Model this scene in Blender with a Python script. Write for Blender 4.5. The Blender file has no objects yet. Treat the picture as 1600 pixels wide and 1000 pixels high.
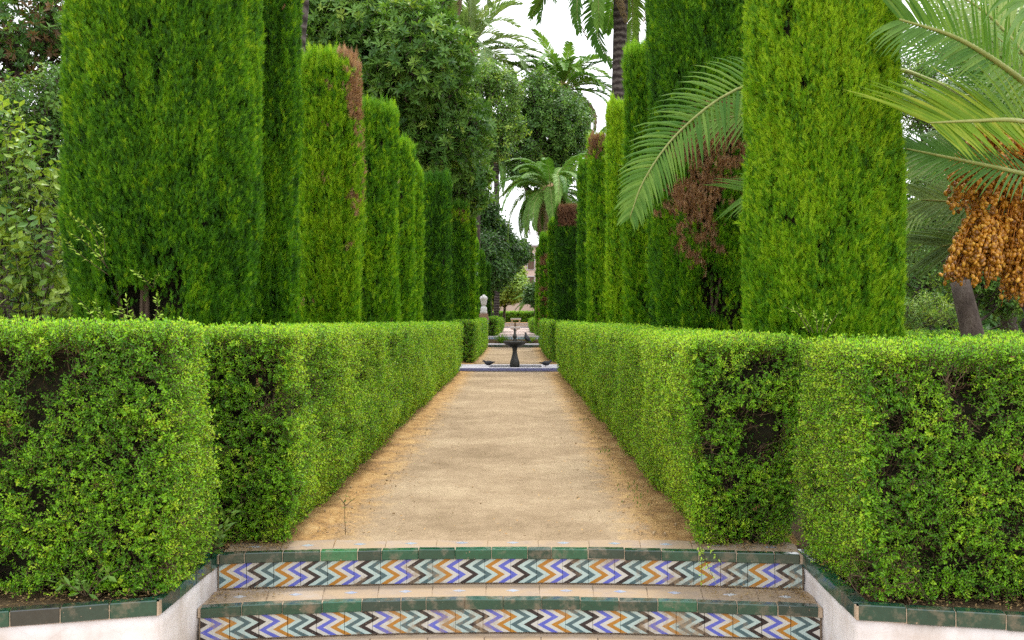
import bpy, math, random
import numpy as np
from mathutils import Vector, Matrix, Euler
R = math.radians
SC = bpy.context.scene
C = SC.collection
rng = np.random.default_rng(7)
random.seed(7)

# ------------------------------------------------------------------ camera, sky, sun, exposure
EYE = 1.28
cam_d = bpy.data.cameras.new('camera'); cam = bpy.data.objects.new('camera', cam_d); C.objects.link(cam)
cam.location = (0, 0, EYE); cam.rotation_euler = (R(90), 0, 0)
cam_d.sensor_width = 36; cam_d.lens = 36
cam_d.shift_x = -5/1600; cam_d.shift_y = -7/1600
cam_d.clip_start = 0.05; cam_d.clip_end = 2000
SC.camera = cam
SUN_EL, SUN_AZ = R(66), R(15)      # soft sun high up, a little beyond the camera
w = bpy.data.worlds.new('World'); SC.world = w; w.use_nodes = True
nt = w.node_tree; nt.nodes.clear()
out = nt.nodes.new('ShaderNodeOutputWorld'); bg = nt.nodes.new('ShaderNodeBackground')
sky = nt.nodes.new('ShaderNodeTexSky'); sky.sky_type = 'NISHITA'; sky.sun_disc = False
sky.sun_elevation = SUN_EL; sky.sun_rotation = SUN_AZ; sky.dust_density = 4; sky.air_density = 1.0
hs = nt.nodes.new('ShaderNodeHueSaturation'); hs.inputs['Saturation'].default_value = 0.3
mx = nt.nodes.new('ShaderNodeMixRGB'); mx.inputs[0].default_value = 0.8
mx.inputs[2].default_value = (15.5, 15.6, 16.2, 1)     # closed white cloud deck
nt.links.new(sky.outputs[0], hs.inputs['Color']); nt.links.new(hs.outputs[0], mx.inputs[1])
nt.links.new(mx.outputs[0], bg.inputs[0]); nt.links.new(bg.outputs[0], out.inputs[0])
bg.inputs[1].default_value = 0.085
sd = bpy.data.lights.new('sun', 'SUN'); sd.energy = 1.5; sd.angle = R(12); sd.color = (1, .96, .9)
sun = bpy.data.objects.new('sun', sd); C.objects.link(sun)
_dir = Vector((math.sin(SUN_AZ)*math.cos(SUN_EL), math.cos(SUN_AZ)*math.cos(SUN_EL), math.sin(SUN_EL)))
sun.rotation_euler = (-_dir).to_track_quat('-Z', 'Y').to_euler(); sun.location = (0, 0, 20)
SC.view_settings.view_transform = 'Standard'; SC.view_settings.look = 'None'
SC.view_settings.gamma = 1; SC.view_settings.use_curve_mapping = False
SC.view_settings.exposure = 1.05
SC.cycles.use_denoising = False
SC.cycles.max_bounces = 7; SC.cycles.diffuse_bounces = 4; SC.cycles.glossy_bounces = 2
SC.cycles.transmission_bounces = 4; SC.cycles.transparent_max_bounces = 4
SC.cycles.caustics_reflective = False; SC.cycles.caustics_refractive = False

# ------------------------------------------------------------------ helpers
def at(px, py, d):
    return Vector(((px-805)*d/1600, d, EYE-(py-493)*d/1600))
def tag(o, label=None, cat=None, group=None, kind=None):
    if label: o['label'] = label
    if cat: o['category'] = cat
    if group: o['group'] = group
    if kind: o['kind'] = kind
    return o
def empty(name, loc, rz=0):
    o = bpy.data.objects.new(name, None); C.objects.link(o); o.location = loc; o.rotation_euler[2] = rz
    o.empty_display_size = .2
    return o
def mesh(verts, faces, mat=None, smooth=False, name='mesh'):
    me = bpy.data.meshes.new(name); me.from_pydata([tuple(v) for v in verts], [], faces)
    for m in (mat if isinstance(mat, (list, tuple)) else [mat] if mat else []): me.materials.append(m)
    if smooth: me.polygons.foreach_set('use_smooth', [True]*len(me.polygons))
    me.update(); return me
def link(name, me, parent=None, M=None):
    """M is in world space; a parent is an unscaled Empty"""
    o = bpy.data.objects.new(name, me); C.objects.link(o)
    if parent is not None:
        o.parent = parent
        pm = Matrix.LocRotScale(parent.location, parent.rotation_euler, None) if parent.parent is None else Matrix.LocRotScale(parent.parent.location, parent.parent.rotation_euler, None) @ parent.matrix_basis
        o.matrix_parent_inverse = pm.inverted()
    if M is not None: o.matrix_basis = M
    return o
class MB:
    def __init__(s): s.v = []; s.f = []; s.m = []
    def add(s, v, f, m=0):
        n = len(s.v); s.v += [tuple(x) for x in v]; s.f += [tuple(i+n for i in q) for q in f]; s.m += [m]*len(f); return s
    def box(s, c, h, M=None, m=0):
        v = [Vector((c[0]+h[0]*a, c[1]+h[1]*b, c[2]+h[2]*e)) for a in (-1, 1) for b in (-1, 1) for e in (-1, 1)]
        if M is not None: v = [M @ x for x in v]
        return s.add(v, [(0,1,3,2),(4,6,7,5),(0,4,5,1),(2,3,7,6),(0,2,6,4),(1,5,7,3)], m)
    def tube(s, pts, rad, k=8, m=0, cap=True):
        pts = [Vector(p) for p in pts]; n = len(pts); vs = []; up = Vector((.13, .2, .97)) 
        for i, p in enumerate(pts):
            t = (pts[min(i+1, n-1)]-pts[max(i-1, 0)]).normalized()
            a = t.cross(up)
            if a.length < .1: a = t.cross(Vector((1, 0, 0)))
            a.normalize(); b = t.cross(a); r = rad[i] if hasattr(rad, '__len__') else rad
            vs += [p+(a*math.cos(2*math.pi*j/k)+b*math.sin(2*math.pi*j/k))*r for j in range(k)]
        fs = [(i*k+j, i*k+(j+1) % k, (i+1)*k+(j+1) % k, (i+1)*k+j) for i in range(n-1) for j in range(k)]
        if cap: fs += [tuple(range(k))[::-1], tuple((n-1)*k+j for j in range(k))]
        return s.add(vs, fs, m)
    def lathe(s, prof, c=(0, 0, 0), k=24, m=0, sq=None):
        vs = []; n = len(prof)
        for r, z in prof:
            for j in range(k):
                a = 2*math.pi*j/k; q = 1
                if sq: q = 1/(abs(math.cos(a))**sq+abs(math.sin(a))**sq)**(1/sq)
                vs.append((c[0]+r*q*math.cos(a), c[1]+r*q*math.sin(a), c[2]+z))
        fs = [(i*k+j, i*k+(j+1) % k, (i+1)*k+(j+1) % k, (i+1)*k+j) for i in range(n-1) for j in range(k)]
        fs += [tuple(range(k))[::-1], tuple((n-1)*k+j for j in range(k))]
        return s.add(vs, fs, m)
    def mesh(s, mats=None, smooth=False):
        me = mesh(s.v, s.f, mats, smooth)
        if any(s.m): me.polygons.foreach_set('material_index', s.m)
        return me
    def build(s, name, mats=None, parent=None, smooth=False, M=None):
        return link(name, s.mesh(mats, smooth), parent, M)
def catmull(P, n):
    P = [Vector(p) for p in P]; P = [P[0]*2-P[1]]+P+[P[-1]*2-P[-2]]; o = []
    seg = len(P)-3
    for i in range(n+1):
        t = i/n*seg; k = min(int(t), seg-1); t -= k; a, b, c, d = P[k:k+4]
        o.append(.5*((2*b)+(c-a)*t+(2*a-5*b+4*c-d)*t*t+(3*b-3*c+d-a)*t**3))
    return o
def vnoise(p, scale=1.0, seed=0):
    p = np.asarray(p, float)*scale+seed*17.31+1000; i = np.floor(p).astype(np.int64); f = p-i; f = f*f*(3-2*f); r = 0
    for a in (0, 1):
        for b in (0, 1):
            for c in (0, 1):
                h = (i[:, 0]+a)*374761393+(i[:, 1]+b)*668265263+(i[:, 2]+c)*2147483647+seed*974711
                h = (h ^ (h >> 13))*1274126177 & 0x7fffffff; h = (h ^ (h >> 16)) & 0xffff
                r = r+h/65535.0*(f[:, 0] if a else 1-f[:, 0])*(f[:, 1] if b else 1-f[:, 1])*(f[:, 2] if c else 1-f[:, 2])
    return r

# ------------------------------------------------------------------ materials
def mat(name, build):
    m = bpy.data.materials.new(name); m.use_nodes = True; n = m.node_tree; n.nodes.clear()
    o = n.nodes.new('ShaderNodeOutputMaterial'); build(n, o); return m
class N:
    def __init__(s, t): s.t = t
    def n(s, ty, **k):
        x = s.t.nodes.new(ty)
        for a, b in k.items(): setattr(x, a, b)
        return x
    def l(s, a, b): s.t.links.new(a, b)
    def coord(s, kind='Object', scale=(1, 1, 1)):
        c = s.n('ShaderNodeTexCoord'); m = s.n('ShaderNodeMapping'); s.l(c.outputs[kind], m.inputs[0]); m.inputs['Scale'].default_value = scale; return m.outputs[0]
    def pos(s, scale=(1, 1, 1)):
        c = s.n('ShaderNodeNewGeometry'); m = s.n('ShaderNodeMapping'); s.l(c.outputs['Position'], m.inputs[0]); m.inputs['Scale'].default_value = scale; return m.outputs[0]
    def noise(s, vec, scale, detail=4, rough=.55):
        x = s.n('ShaderNodeTexNoise'); x.inputs['Scale'].default_value = scale; x.inputs['Detail'].default_value = detail; x.inputs['Roughness'].default_value = rough
        s.l(vec, x.inputs['Vector']); return x.outputs['Fac']
    def ramp(s, fac, stops, interp='LINEAR'):
        x = s.n('ShaderNodeValToRGB'); x.color_ramp.interpolation = interp; e = x.color_ramp.elements
        while len(e) < len(stops): e.new(.5)
        for i, (p, c) in enumerate(stops): e[i].position = p; e[i].color = (*c, 1) if len(c) == 3 else c
        s.l(fac, x.inputs[0]); return x.outputs[0]
    def mix(s, f, a, b, mode='MIX'):
        x = s.n('ShaderNodeMixRGB'); x.blend_type = mode
        for v, i in ((f, 0), (a, 1), (b, 2)):
            if isinstance(v, (int, float)): x.inputs[i].default_value = v
            elif isinstance(v, tuple): x.inputs[i].default_value = (*v, 1)
            else: s.l(v, x.inputs[i])
        return x.outputs[0]
    def math(s, op, a, b=0.0, c=None):
        x = s.n('ShaderNodeMath'); x.operation = op
        for v, i in ((a, 0), (b, 1), (c, 2)):
            if v is None: continue
            if isinstance(v, (int, float)): x.inputs[i].default_value = v
            else: s.l(v, x.inputs[i])
        return x.outputs[0]
    def bsdf(s, col, rough=.8, spec=.3, bump=None, bstr=.3, bdist=.01, metal=0, coat=0):
        x = s.n('ShaderNodeBsdfPrincipled')
        if isinstance(col, tuple): x.inputs['Base Color'].default_value = (*col, 1)
        else: s.l(col, x.inputs['Base Color'])
        if isinstance(rough, (int, float)): x.inputs['Roughness'].default_value = rough
        else: s.l(rough, x.inputs['Roughness'])
        x.inputs['Specular IOR Level'].default_value = spec; x.inputs['Metallic'].default_value = metal; x.inputs['Coat Weight'].default_value = coat
        if bump is not None:
            b = s.n('ShaderNodeBump'); b.inputs['Strength'].default_value = bstr; b.inputs['Distance'].default_value = bdist
            s.l(bump, b.inputs['Height']); s.l(b.outputs[0], x.inputs['Normal'])
        return x
def noisy(name, stops, scale, rough=.85, bstr=.4, bdist=.01, spec=.25, kind='Object', stretch=(1, 1, 1), detail=6):
    def f(t, o):
        s = N(t); v = s.coord(kind, stretch) if kind != 'pos' else s.pos(stretch)
        a = s.noise(v, scale, detail); b = s.noise(v, scale*6, 4)
        c = s.ramp(s.math('ADD', s.math('MULTIPLY', a, .75), s.math('MULTIPLY', b, .25)), stops)
        s.l(s.bsdf(c, rough, spec, b, bstr, bdist).outputs[0], o.inputs[0])
    return mat(name, f)
def leafmat(name, stops, rough=.45, spec=.45, trans=.3, attr='INSTANCER'):
    """tint 0..1 over the ramp; above .7 is dead foliage"""
    def f(t, o):
        s = N(t); a = s.n('ShaderNodeAttribute', attribute_type=attr, attribute_name='tint')
        c = s.ramp(a.outputs['Fac'], stops)
        g = s.n('ShaderNodeNewGeometry'); nz = s.noise(s.pos(), 60, 2)
        c = s.mix(.35, c, s.ramp(nz, [(.3, (.6, .6, .6)), (.65, (1.0, 1.0, 1.0))]), 'MULTIPLY')
        p = s.bsdf(c, rough, spec)
        tr = s.n('ShaderNodeBsdfTranslucent'); s.l(s.mix(1, c, (1.3, 1.25, .6), 'MULTIPLY'), tr.inputs[0])
        mxs = s.n('ShaderNodeMixShader'); mxs.inputs[0].default_value = trans
        s.l(p.outputs[0], mxs.inputs[1]); s.l(tr.outputs[0], mxs.inputs[2]); s.l(mxs.outputs[0], o.inputs[0])
    return mat(name, f)
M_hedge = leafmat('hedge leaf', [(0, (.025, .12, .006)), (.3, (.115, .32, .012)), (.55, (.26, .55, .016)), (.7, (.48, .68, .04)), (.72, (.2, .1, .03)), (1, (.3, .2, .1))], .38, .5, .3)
M_cyp = leafmat('cypress foliage', [(0, (.02, .07, .008)), (.3, (.065, .22, .008)), (.55, (.19, .42, .008)), (.7, (.36, .56, .016)), (.72, (.17, .085, .05)), (.86, (.36, .2, .11)), (1, (.55, .36, .22))], .6, .3, .3)
M_tree = leafmat('tree leaf', [(0, (.02, .065, .014)), (.3, (.065, .17, .03)), (.55, (.16, .32, .05)), (.7, (.34, .48, .07)), (.72, (.14, .09, .04)), (1, (.22, .14, .07))], .42, .35, .3)
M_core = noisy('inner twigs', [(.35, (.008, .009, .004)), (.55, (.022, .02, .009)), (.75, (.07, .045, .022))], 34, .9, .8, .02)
M_twig = noisy('twig bark', [(.3, (.06, .042, .025)), (.7, (.15, .105, .065))], 30)
M_bark = noisy('bark', [(.25, (.03, .022, .018)), (.5, (.08, .062, .05)), (.75, (.15, .125, .1))], 9, .9, .9, .03, stretch=(1, 1, .35))
M_stem = noisy('cypress stem', [(.3, (.08, .05, .035)), (.7, (.2, .14, .1))], 22, .9, .6, .01, stretch=(1, 1, .2))
def _palmtrunk(t, o):
    s = N(t); v = s.coord('Object')
    wv = s.n('ShaderNodeTexWave', wave_type='BANDS', bands_direction='Z'); wv.inputs['Scale'].default_value = 1.6; wv.inputs['Distortion'].default_value = 3; wv.inputs['Detail'].default_value = 3; wv.inputs['Detail Scale'].default_value = 3
    s.l(v, wv.inputs['Vector']); nz = s.noise(v, 14, 5)
    h = s.math('ADD', s.math('MULTIPLY', wv.outputs['Fac'], .5), s.math('MULTIPLY', nz, .6))
    c = s.ramp(h, [(.25, (.025, .019, .018)), (.6, (.075, .058, .054)), (.9, (.16, .14, .125))])
    s.l(s.bsdf(c, .9, .2, h, .9, .03).outputs[0], o.inputs[0])
M_ptrunk = mat('palm trunk', _palmtrunk)
def palmleaf(name, a, b, c):
    def f(t, o):
        s = N(t); oi = s.n('ShaderNodeObjectInfo'); nz = s.noise(s.pos(), 7, 3)
        h = s.math('ADD', s.math('MULTIPLY', oi.outputs['Random'], .5), s.math('MULTIPLY', nz, .5))
        col = s.ramp(h, [(.2, a), (.5, b), (.8, c)])
        p = s.bsdf(col, .5, .22); tr = s.n('ShaderNodeBsdfTranslucent'); s.l(s.mix(1, col, (1.3, 1.3, .6), 'MULTIPLY'), tr.inputs[0])
        m = s.n('ShaderNodeMixShader'); m.inputs[0].default_value = .25; s.l(p.outputs[0], m.inputs[1]); s.l(tr.outputs[0], m.inputs[2]); s.l(m.outputs[0], o.inputs[0])
    return mat(name, f)
M_frond = palmleaf('palm leaflet', (.06, .17, .022), (.11, .24, .035), (.2, .34, .06))
M_frondb = palmleaf('yellow green palm leaflet', (.09, .2, .01), (.17, .3, .015), (.32, .38, .04))
M_frondg = palmleaf('grey palm leaflet', (.1, .18, .06), (.18, .28, .1), (.32, .42, .18))
M_fronddead = palmleaf('dry palm leaflet', (.2, .15, .09), (.32, .24, .15), (.42, .33, .22))
M_rachis = noisy('palm rachis', [(.3, (.2, .25, .06)), (.7, (.36, .38, .14))], 8, .5)

# ------------------------------------------------------------------ small plant units, held only inside the scatter node groups
def leaf4(b, d, nrm, L, W, fold=.25, droop=0.0):
    """a folded leaf: base b, direction d, four triangles"""
    d = Vector(d).normalized(); nrm = Vector(nrm); s = d.cross(nrm).normalized(); nrm = s.cross(d)
    b = Vector(b); m = b+d*L*.5-nrm*W*fold; t = b+d*L-nrm*L*droop
    v = [b, m+s*W*.5+nrm*W*fold, t, m-s*W*.5+nrm*W*fold, m]
    return v, [(0, 1, 4), (1, 2, 4), (2, 3, 4), (3, 0, 4)]
def unlinked(name, mb, mats): 
    return bpy.data.objects.new(name, mb.mesh(mats))
def rv(a=1.0): return Vector((random.uniform(-a, a), random.uniform(-a, a), random.uniform(-a, a)))
def box_sprig(n=5, L=.05, lf=.017):
    mb = MB(); p = [Vector((0, 0, -.03))]; d = Vector((0, 0, 1))
    for i in range(n+1): d = (d+rv(.13)).normalized(); p.append(p[-1]+d*(L+.03)/(n+1))
    mb.tube(p, [.0012]*len(p), 3, 1, False)
    for i in range(1, n+2):
        t = (p[i]-p[i-1]).normalized(); a = i*math.pi/2+random.uniform(-.4, .4); sz = lf*random.uniform(.75, 1.15)*(1 if i < n else .8)
        for q in (0, math.pi):
            s = Vector((math.cos(a+q), math.sin(a+q), 0)); dd = s*1.0+t*random.uniform(.4, .9)+rv(.15)
            mb.add(*leaf4(p[i], dd, t-s*.5, sz, sz*.5))
    mb.add(*leaf4(p[-1], d, Vector((1, 0, 0)), lf*.8, lf*.35)); return mb
def box_clump():
    mb = MB()
    for i in range(9):
        a = rv(.04); a.z *= .4; s = box_sprig(4, .045, .019); Mx = Matrix.Translation(a) @ Euler((random.uniform(-.7, .7), random.uniform(-.7, .7), random.uniform(0, 6))).to_matrix().to_4x4()
        n = len(mb.v); mb.v += [tuple(Mx @ Vector(v)) for v in s.v]; mb.f += [tuple(i+n for i in q) for q in s.f]; mb.m += s.m
    return mb
def twig_unit():
    mb = MB()
    for k in range(5):
        p = [Vector((random.uniform(-.03, .03), random.uniform(-.03, .03), -.05))]; d = Vector((0, 0, 1))+rv(.8)
        for i in range(4): d = d+rv(.5); p.append(p[-1]+d.normalized()*.026)
        mb.tube(p, [.0022, .002, .0016, .0012, .0008], 3, 1, False)
        mb.add(*leaf4(p[-1], d, rv(), .014, .006))
    return mb
def cyp_spray(L=.085, fans=3, per=11):
    mb = MB()
    for k in range(fans):
        az = k*math.pi/fans+random.uniform(-.3, .3); s = Vector((math.cos(az), math.sin(az), 0)); lean = rv(.22); lean.z = 0
        axis = (Vector((0, 0, 1))+lean).normalized(); b0 = rv(.012)
        nrm = s.cross(axis).normalized()
        for i in range(per):
            t = i/per; sg = 1 if i % 2 else -1
            b = b0+axis*L*(t*.8-.15); ln = L*random.uniform(.3, .48)*(1-t*.45); dd = (axis+s*sg*random.uniform(.35, 1.1)+nrm*random.uniform(-.6, .6)).normalized()
            wv = nrm.cross(dd).normalized()*.0016; e = b+dd*ln
            mb.add([b-wv, b+wv, b+dd*ln*.6+wv*1.1, e, b+dd*ln*.6-wv*1.1], [(0, 1, 2, 3, 4)])
        wv = s*.0018; e = b0+axis*L
        mb.add([b0-axis*L*.2-wv, b0-axis*L*.2+wv, e+wv*.3, e-wv*.3], [(0, 1, 2, 3)])
    return mb
def rosette(n=9, L=.2, W=.055, stem=.12):
    mb = MB(); mb.tube([(0, 0, -stem), (0, 0, 0)], [.006, .004], 4, 1, False)
    for i in range(n):
        a = i*2.4+random.uniform(-.2, .2); z = random.uniform(-.05, .02); el = random.uniform(.1, .9)
        d = Vector((math.cos(a)*math.cos(el), math.sin(a)*math.cos(el), math.sin(el)))
        mb.add(*leaf4((0, 0, z), d, Vector((0, 0, 1)), L*random.uniform(.7, 1.1), W, .2, random.uniform(0, .3)))
    return mb
def broad(n=9, L=.085, W=.045, stem=.26, sp=.9):
    mb = MB(); p = [Vector((0, 0, -stem*.5))]; d = Vector((0, 0, 1))
    for i in range(4): d = (d+rv(.3)).normalized(); p.append(p[-1]+d*stem/4)
    mb.tube(p, [.005, .004, .003, .003, .002], 3, 1, False)
    for i in range(n):
        t = (i+.5)/n*4; k = min(int(t), 3); b = p[k].lerp(p[k+1], t-k); a = i*2.4+random.uniform(-.4, .4)
        d = Vector((math.cos(a), math.sin(a), random.uniform(-.4, .7)))*sp
        mb.add(*leaf4(b, d+Vector((0, 0, .2)), Vector((0, 0, 1))+rv(.4), L*random.uniform(.7, 1.15), W*random.uniform(.8, 1.1), .15, random.uniform(0, .35)))
    return mb
V_box = [unlinked('sprig', box_sprig(random.choice((4, 5, 6)), random.uniform(.04, .06), random.uniform(.0145, .018)), [M_hedge, M_twig]) for _ in range(6)]
V_clump = [unlinked('clump', box_clump(), [M_hedge, M_twig]) for _ in range(4)]
V_twig = [unlinked('twiglet', twig_unit(), [M_hedge, M_twig]) for _ in range(3)]
V_cyp = [unlinked('spray', cyp_spray(random.uniform(.075, .1)), [M_cyp, M_stem]) for _ in range(6)]
V_ros = [unlinked('rosette', rosette(random.choice((7, 9, 10))), [M_tree, M_bark]) for _ in range(5)]
V_broad = [unlinked('leafy twig', broad(), [M_tree, M_bark]) for _ in range(5)]
V_big = [unlinked('large leaf twig', broad(8, .13, .075, .4, 1), [M_tree, M_bark]) for _ in range(5)]
V_narrow = [unlinked('narrow leaf twig', broad(12, .09, .018, .28, .8), [M_tree, M_bark]) for _ in range(4)]

def scatter_group(name, objs):
    g = bpy.data.node_groups.new(name, 'GeometryNodeTree')
    g.interface.new_socket('Geometry', in_out='INPUT', socket_type='NodeSocketGeometry'); g.interface.new_socket('Geometry', in_out='OUTPUT', socket_type='NodeSocketGeometry')
    s = N(g); gi = s.n('NodeGroupInput'); go = s.n('NodeGroupOutput'); jn = s.n('GeometryNodeJoinGeometry')
    for o in reversed(objs):
        oi = s.n('GeometryNodeObjectInfo'); oi.inputs['Object'].default_value = o; oi.inputs['As Instance'].default_value = False
        gt = s.n('GeometryNodeGeometryToInstance'); s.l(oi.outputs['Geometry'], gt.inputs[0]); s.l(gt.outputs[0], jn.inputs[0])
    def attr(n, ty):
        x = s.n('GeometryNodeInputNamedAttribute'); x.data_type = ty; x.inputs['Name'].default_value = n; return x.outputs['Attribute']
    ip = s.n('GeometryNodeInstanceOnPoints'); s.l(gi.outputs[0], ip.inputs['Points']); s.l(jn.outputs[0], ip.inputs['Instance'])
    s.l(attr('is_leaf', 'BOOLEAN'), ip.inputs['Selection']); ip.inputs['Pick Instance'].default_value = True
    s.l(attr('pick', 'INT'), ip.inputs['Instance Index']); s.l(attr('rot', 'FLOAT_VECTOR'), ip.inputs['Rotation']); s.l(attr('scl', 'FLOAT'), ip.inputs['Scale'])
    j2 = s.n('GeometryNodeJoinGeometry'); s.l(ip.outputs[0], j2.inputs[0]); s.l(gi.outputs[0], j2.inputs[0]); s.l(j2.outputs[0], go.inputs[0])
    return g
G = {'box': scatter_group('hedge leaves', V_box+V_twig), 'clump': scatter_group('hedge clumps', V_clump+V_twig), 'cyp': scatter_group('cypress sprays', V_cyp),
     'ros': scatter_group('rosettes', V_ros), 'broad': scatter_group('leafy twigs', V_broad), 'big': scatter_group('large leaves', V_big), 'narrow': scatter_group('narrow leaves', V_narrow)}
NV = {'box': 6, 'clump': 4, 'cyp': 6, 'ros': 5, 'broad': 5, 'big': 5, 'narrow': 4}
NINST = [0]
def eulers(z, spin):
    """numpy: euler XYZ of the frames whose local z is z, turned by spin about it"""
    z = z/np.linalg.norm(z, axis=1, keepdims=True); ref = np.where(np.abs(z[:, 2:3]) > .95, [[1., 0, 0]], [[0, 0, 1.]])
    x = np.cross(ref, z); x /= np.linalg.norm(x, axis=1, keepdims=True); y = np.cross(z, x)
    c, s = np.cos(spin)[:, None], np.sin(spin)[:, None]; x, y = x*c+y*s, y*c-x*s
    return np.stack([np.arctan2(y[:, 2], z[:, 2]), -np.arcsin(np.clip(x[:, 2], -1, 1)), np.arctan2(x[:, 1], x[:, 0])], 1)
def foliage(name, kind, pts, dirs, scl, tint, pick=None, core=None, core_mat=None, parent=None):
    """one foliage part: an inner mesh of twigs and the leaves growing on it"""
    n = len(pts); cv, cf = core if core else ([], [])
    nc = len(cv); allv = np.concatenate([np.asarray(cv, float).reshape(-1, 3), pts]) if nc else pts
    me = bpy.data.meshes.new(name); me.from_pydata(allv.tolist(), [], cf); me.materials.append(core_mat or M_core)
    def put(an, ty, dom, arr, key, width=1):
        a = me.attributes.new(an, ty, dom); full = np.zeros((nc+n, width) if width > 1 else nc+n, arr.dtype); full[nc:] = arr; a.data.foreach_set(key, full.ravel())
    put('is_leaf', 'BOOLEAN', 'POINT', np.ones(n, bool), 'value')
    put('rot', 'FLOAT_VECTOR', 'POINT', eulers(dirs, rng.uniform(0, 6.28, n)).astype(np.float32), 'vector', 3)
    put('scl', 'FLOAT', 'POINT', np.broadcast_to(scl, n).astype(np.float32), 'value')
    put('pick', 'INT', 'POINT', (rng.integers(0, NV[kind], n) if pick is None else pick).astype(np.int32), 'value')
    put('tint', 'FLOAT', 'POINT', np.broadcast_to(tint, n).astype(np.float32), 'value')
    o = link(name, me, parent); md = o.modifiers.new('leaves', 'NODES'); md.node_group = G[kind]; o['kind'] = 'stuff'
    NINST[0] += n; return o

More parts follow.
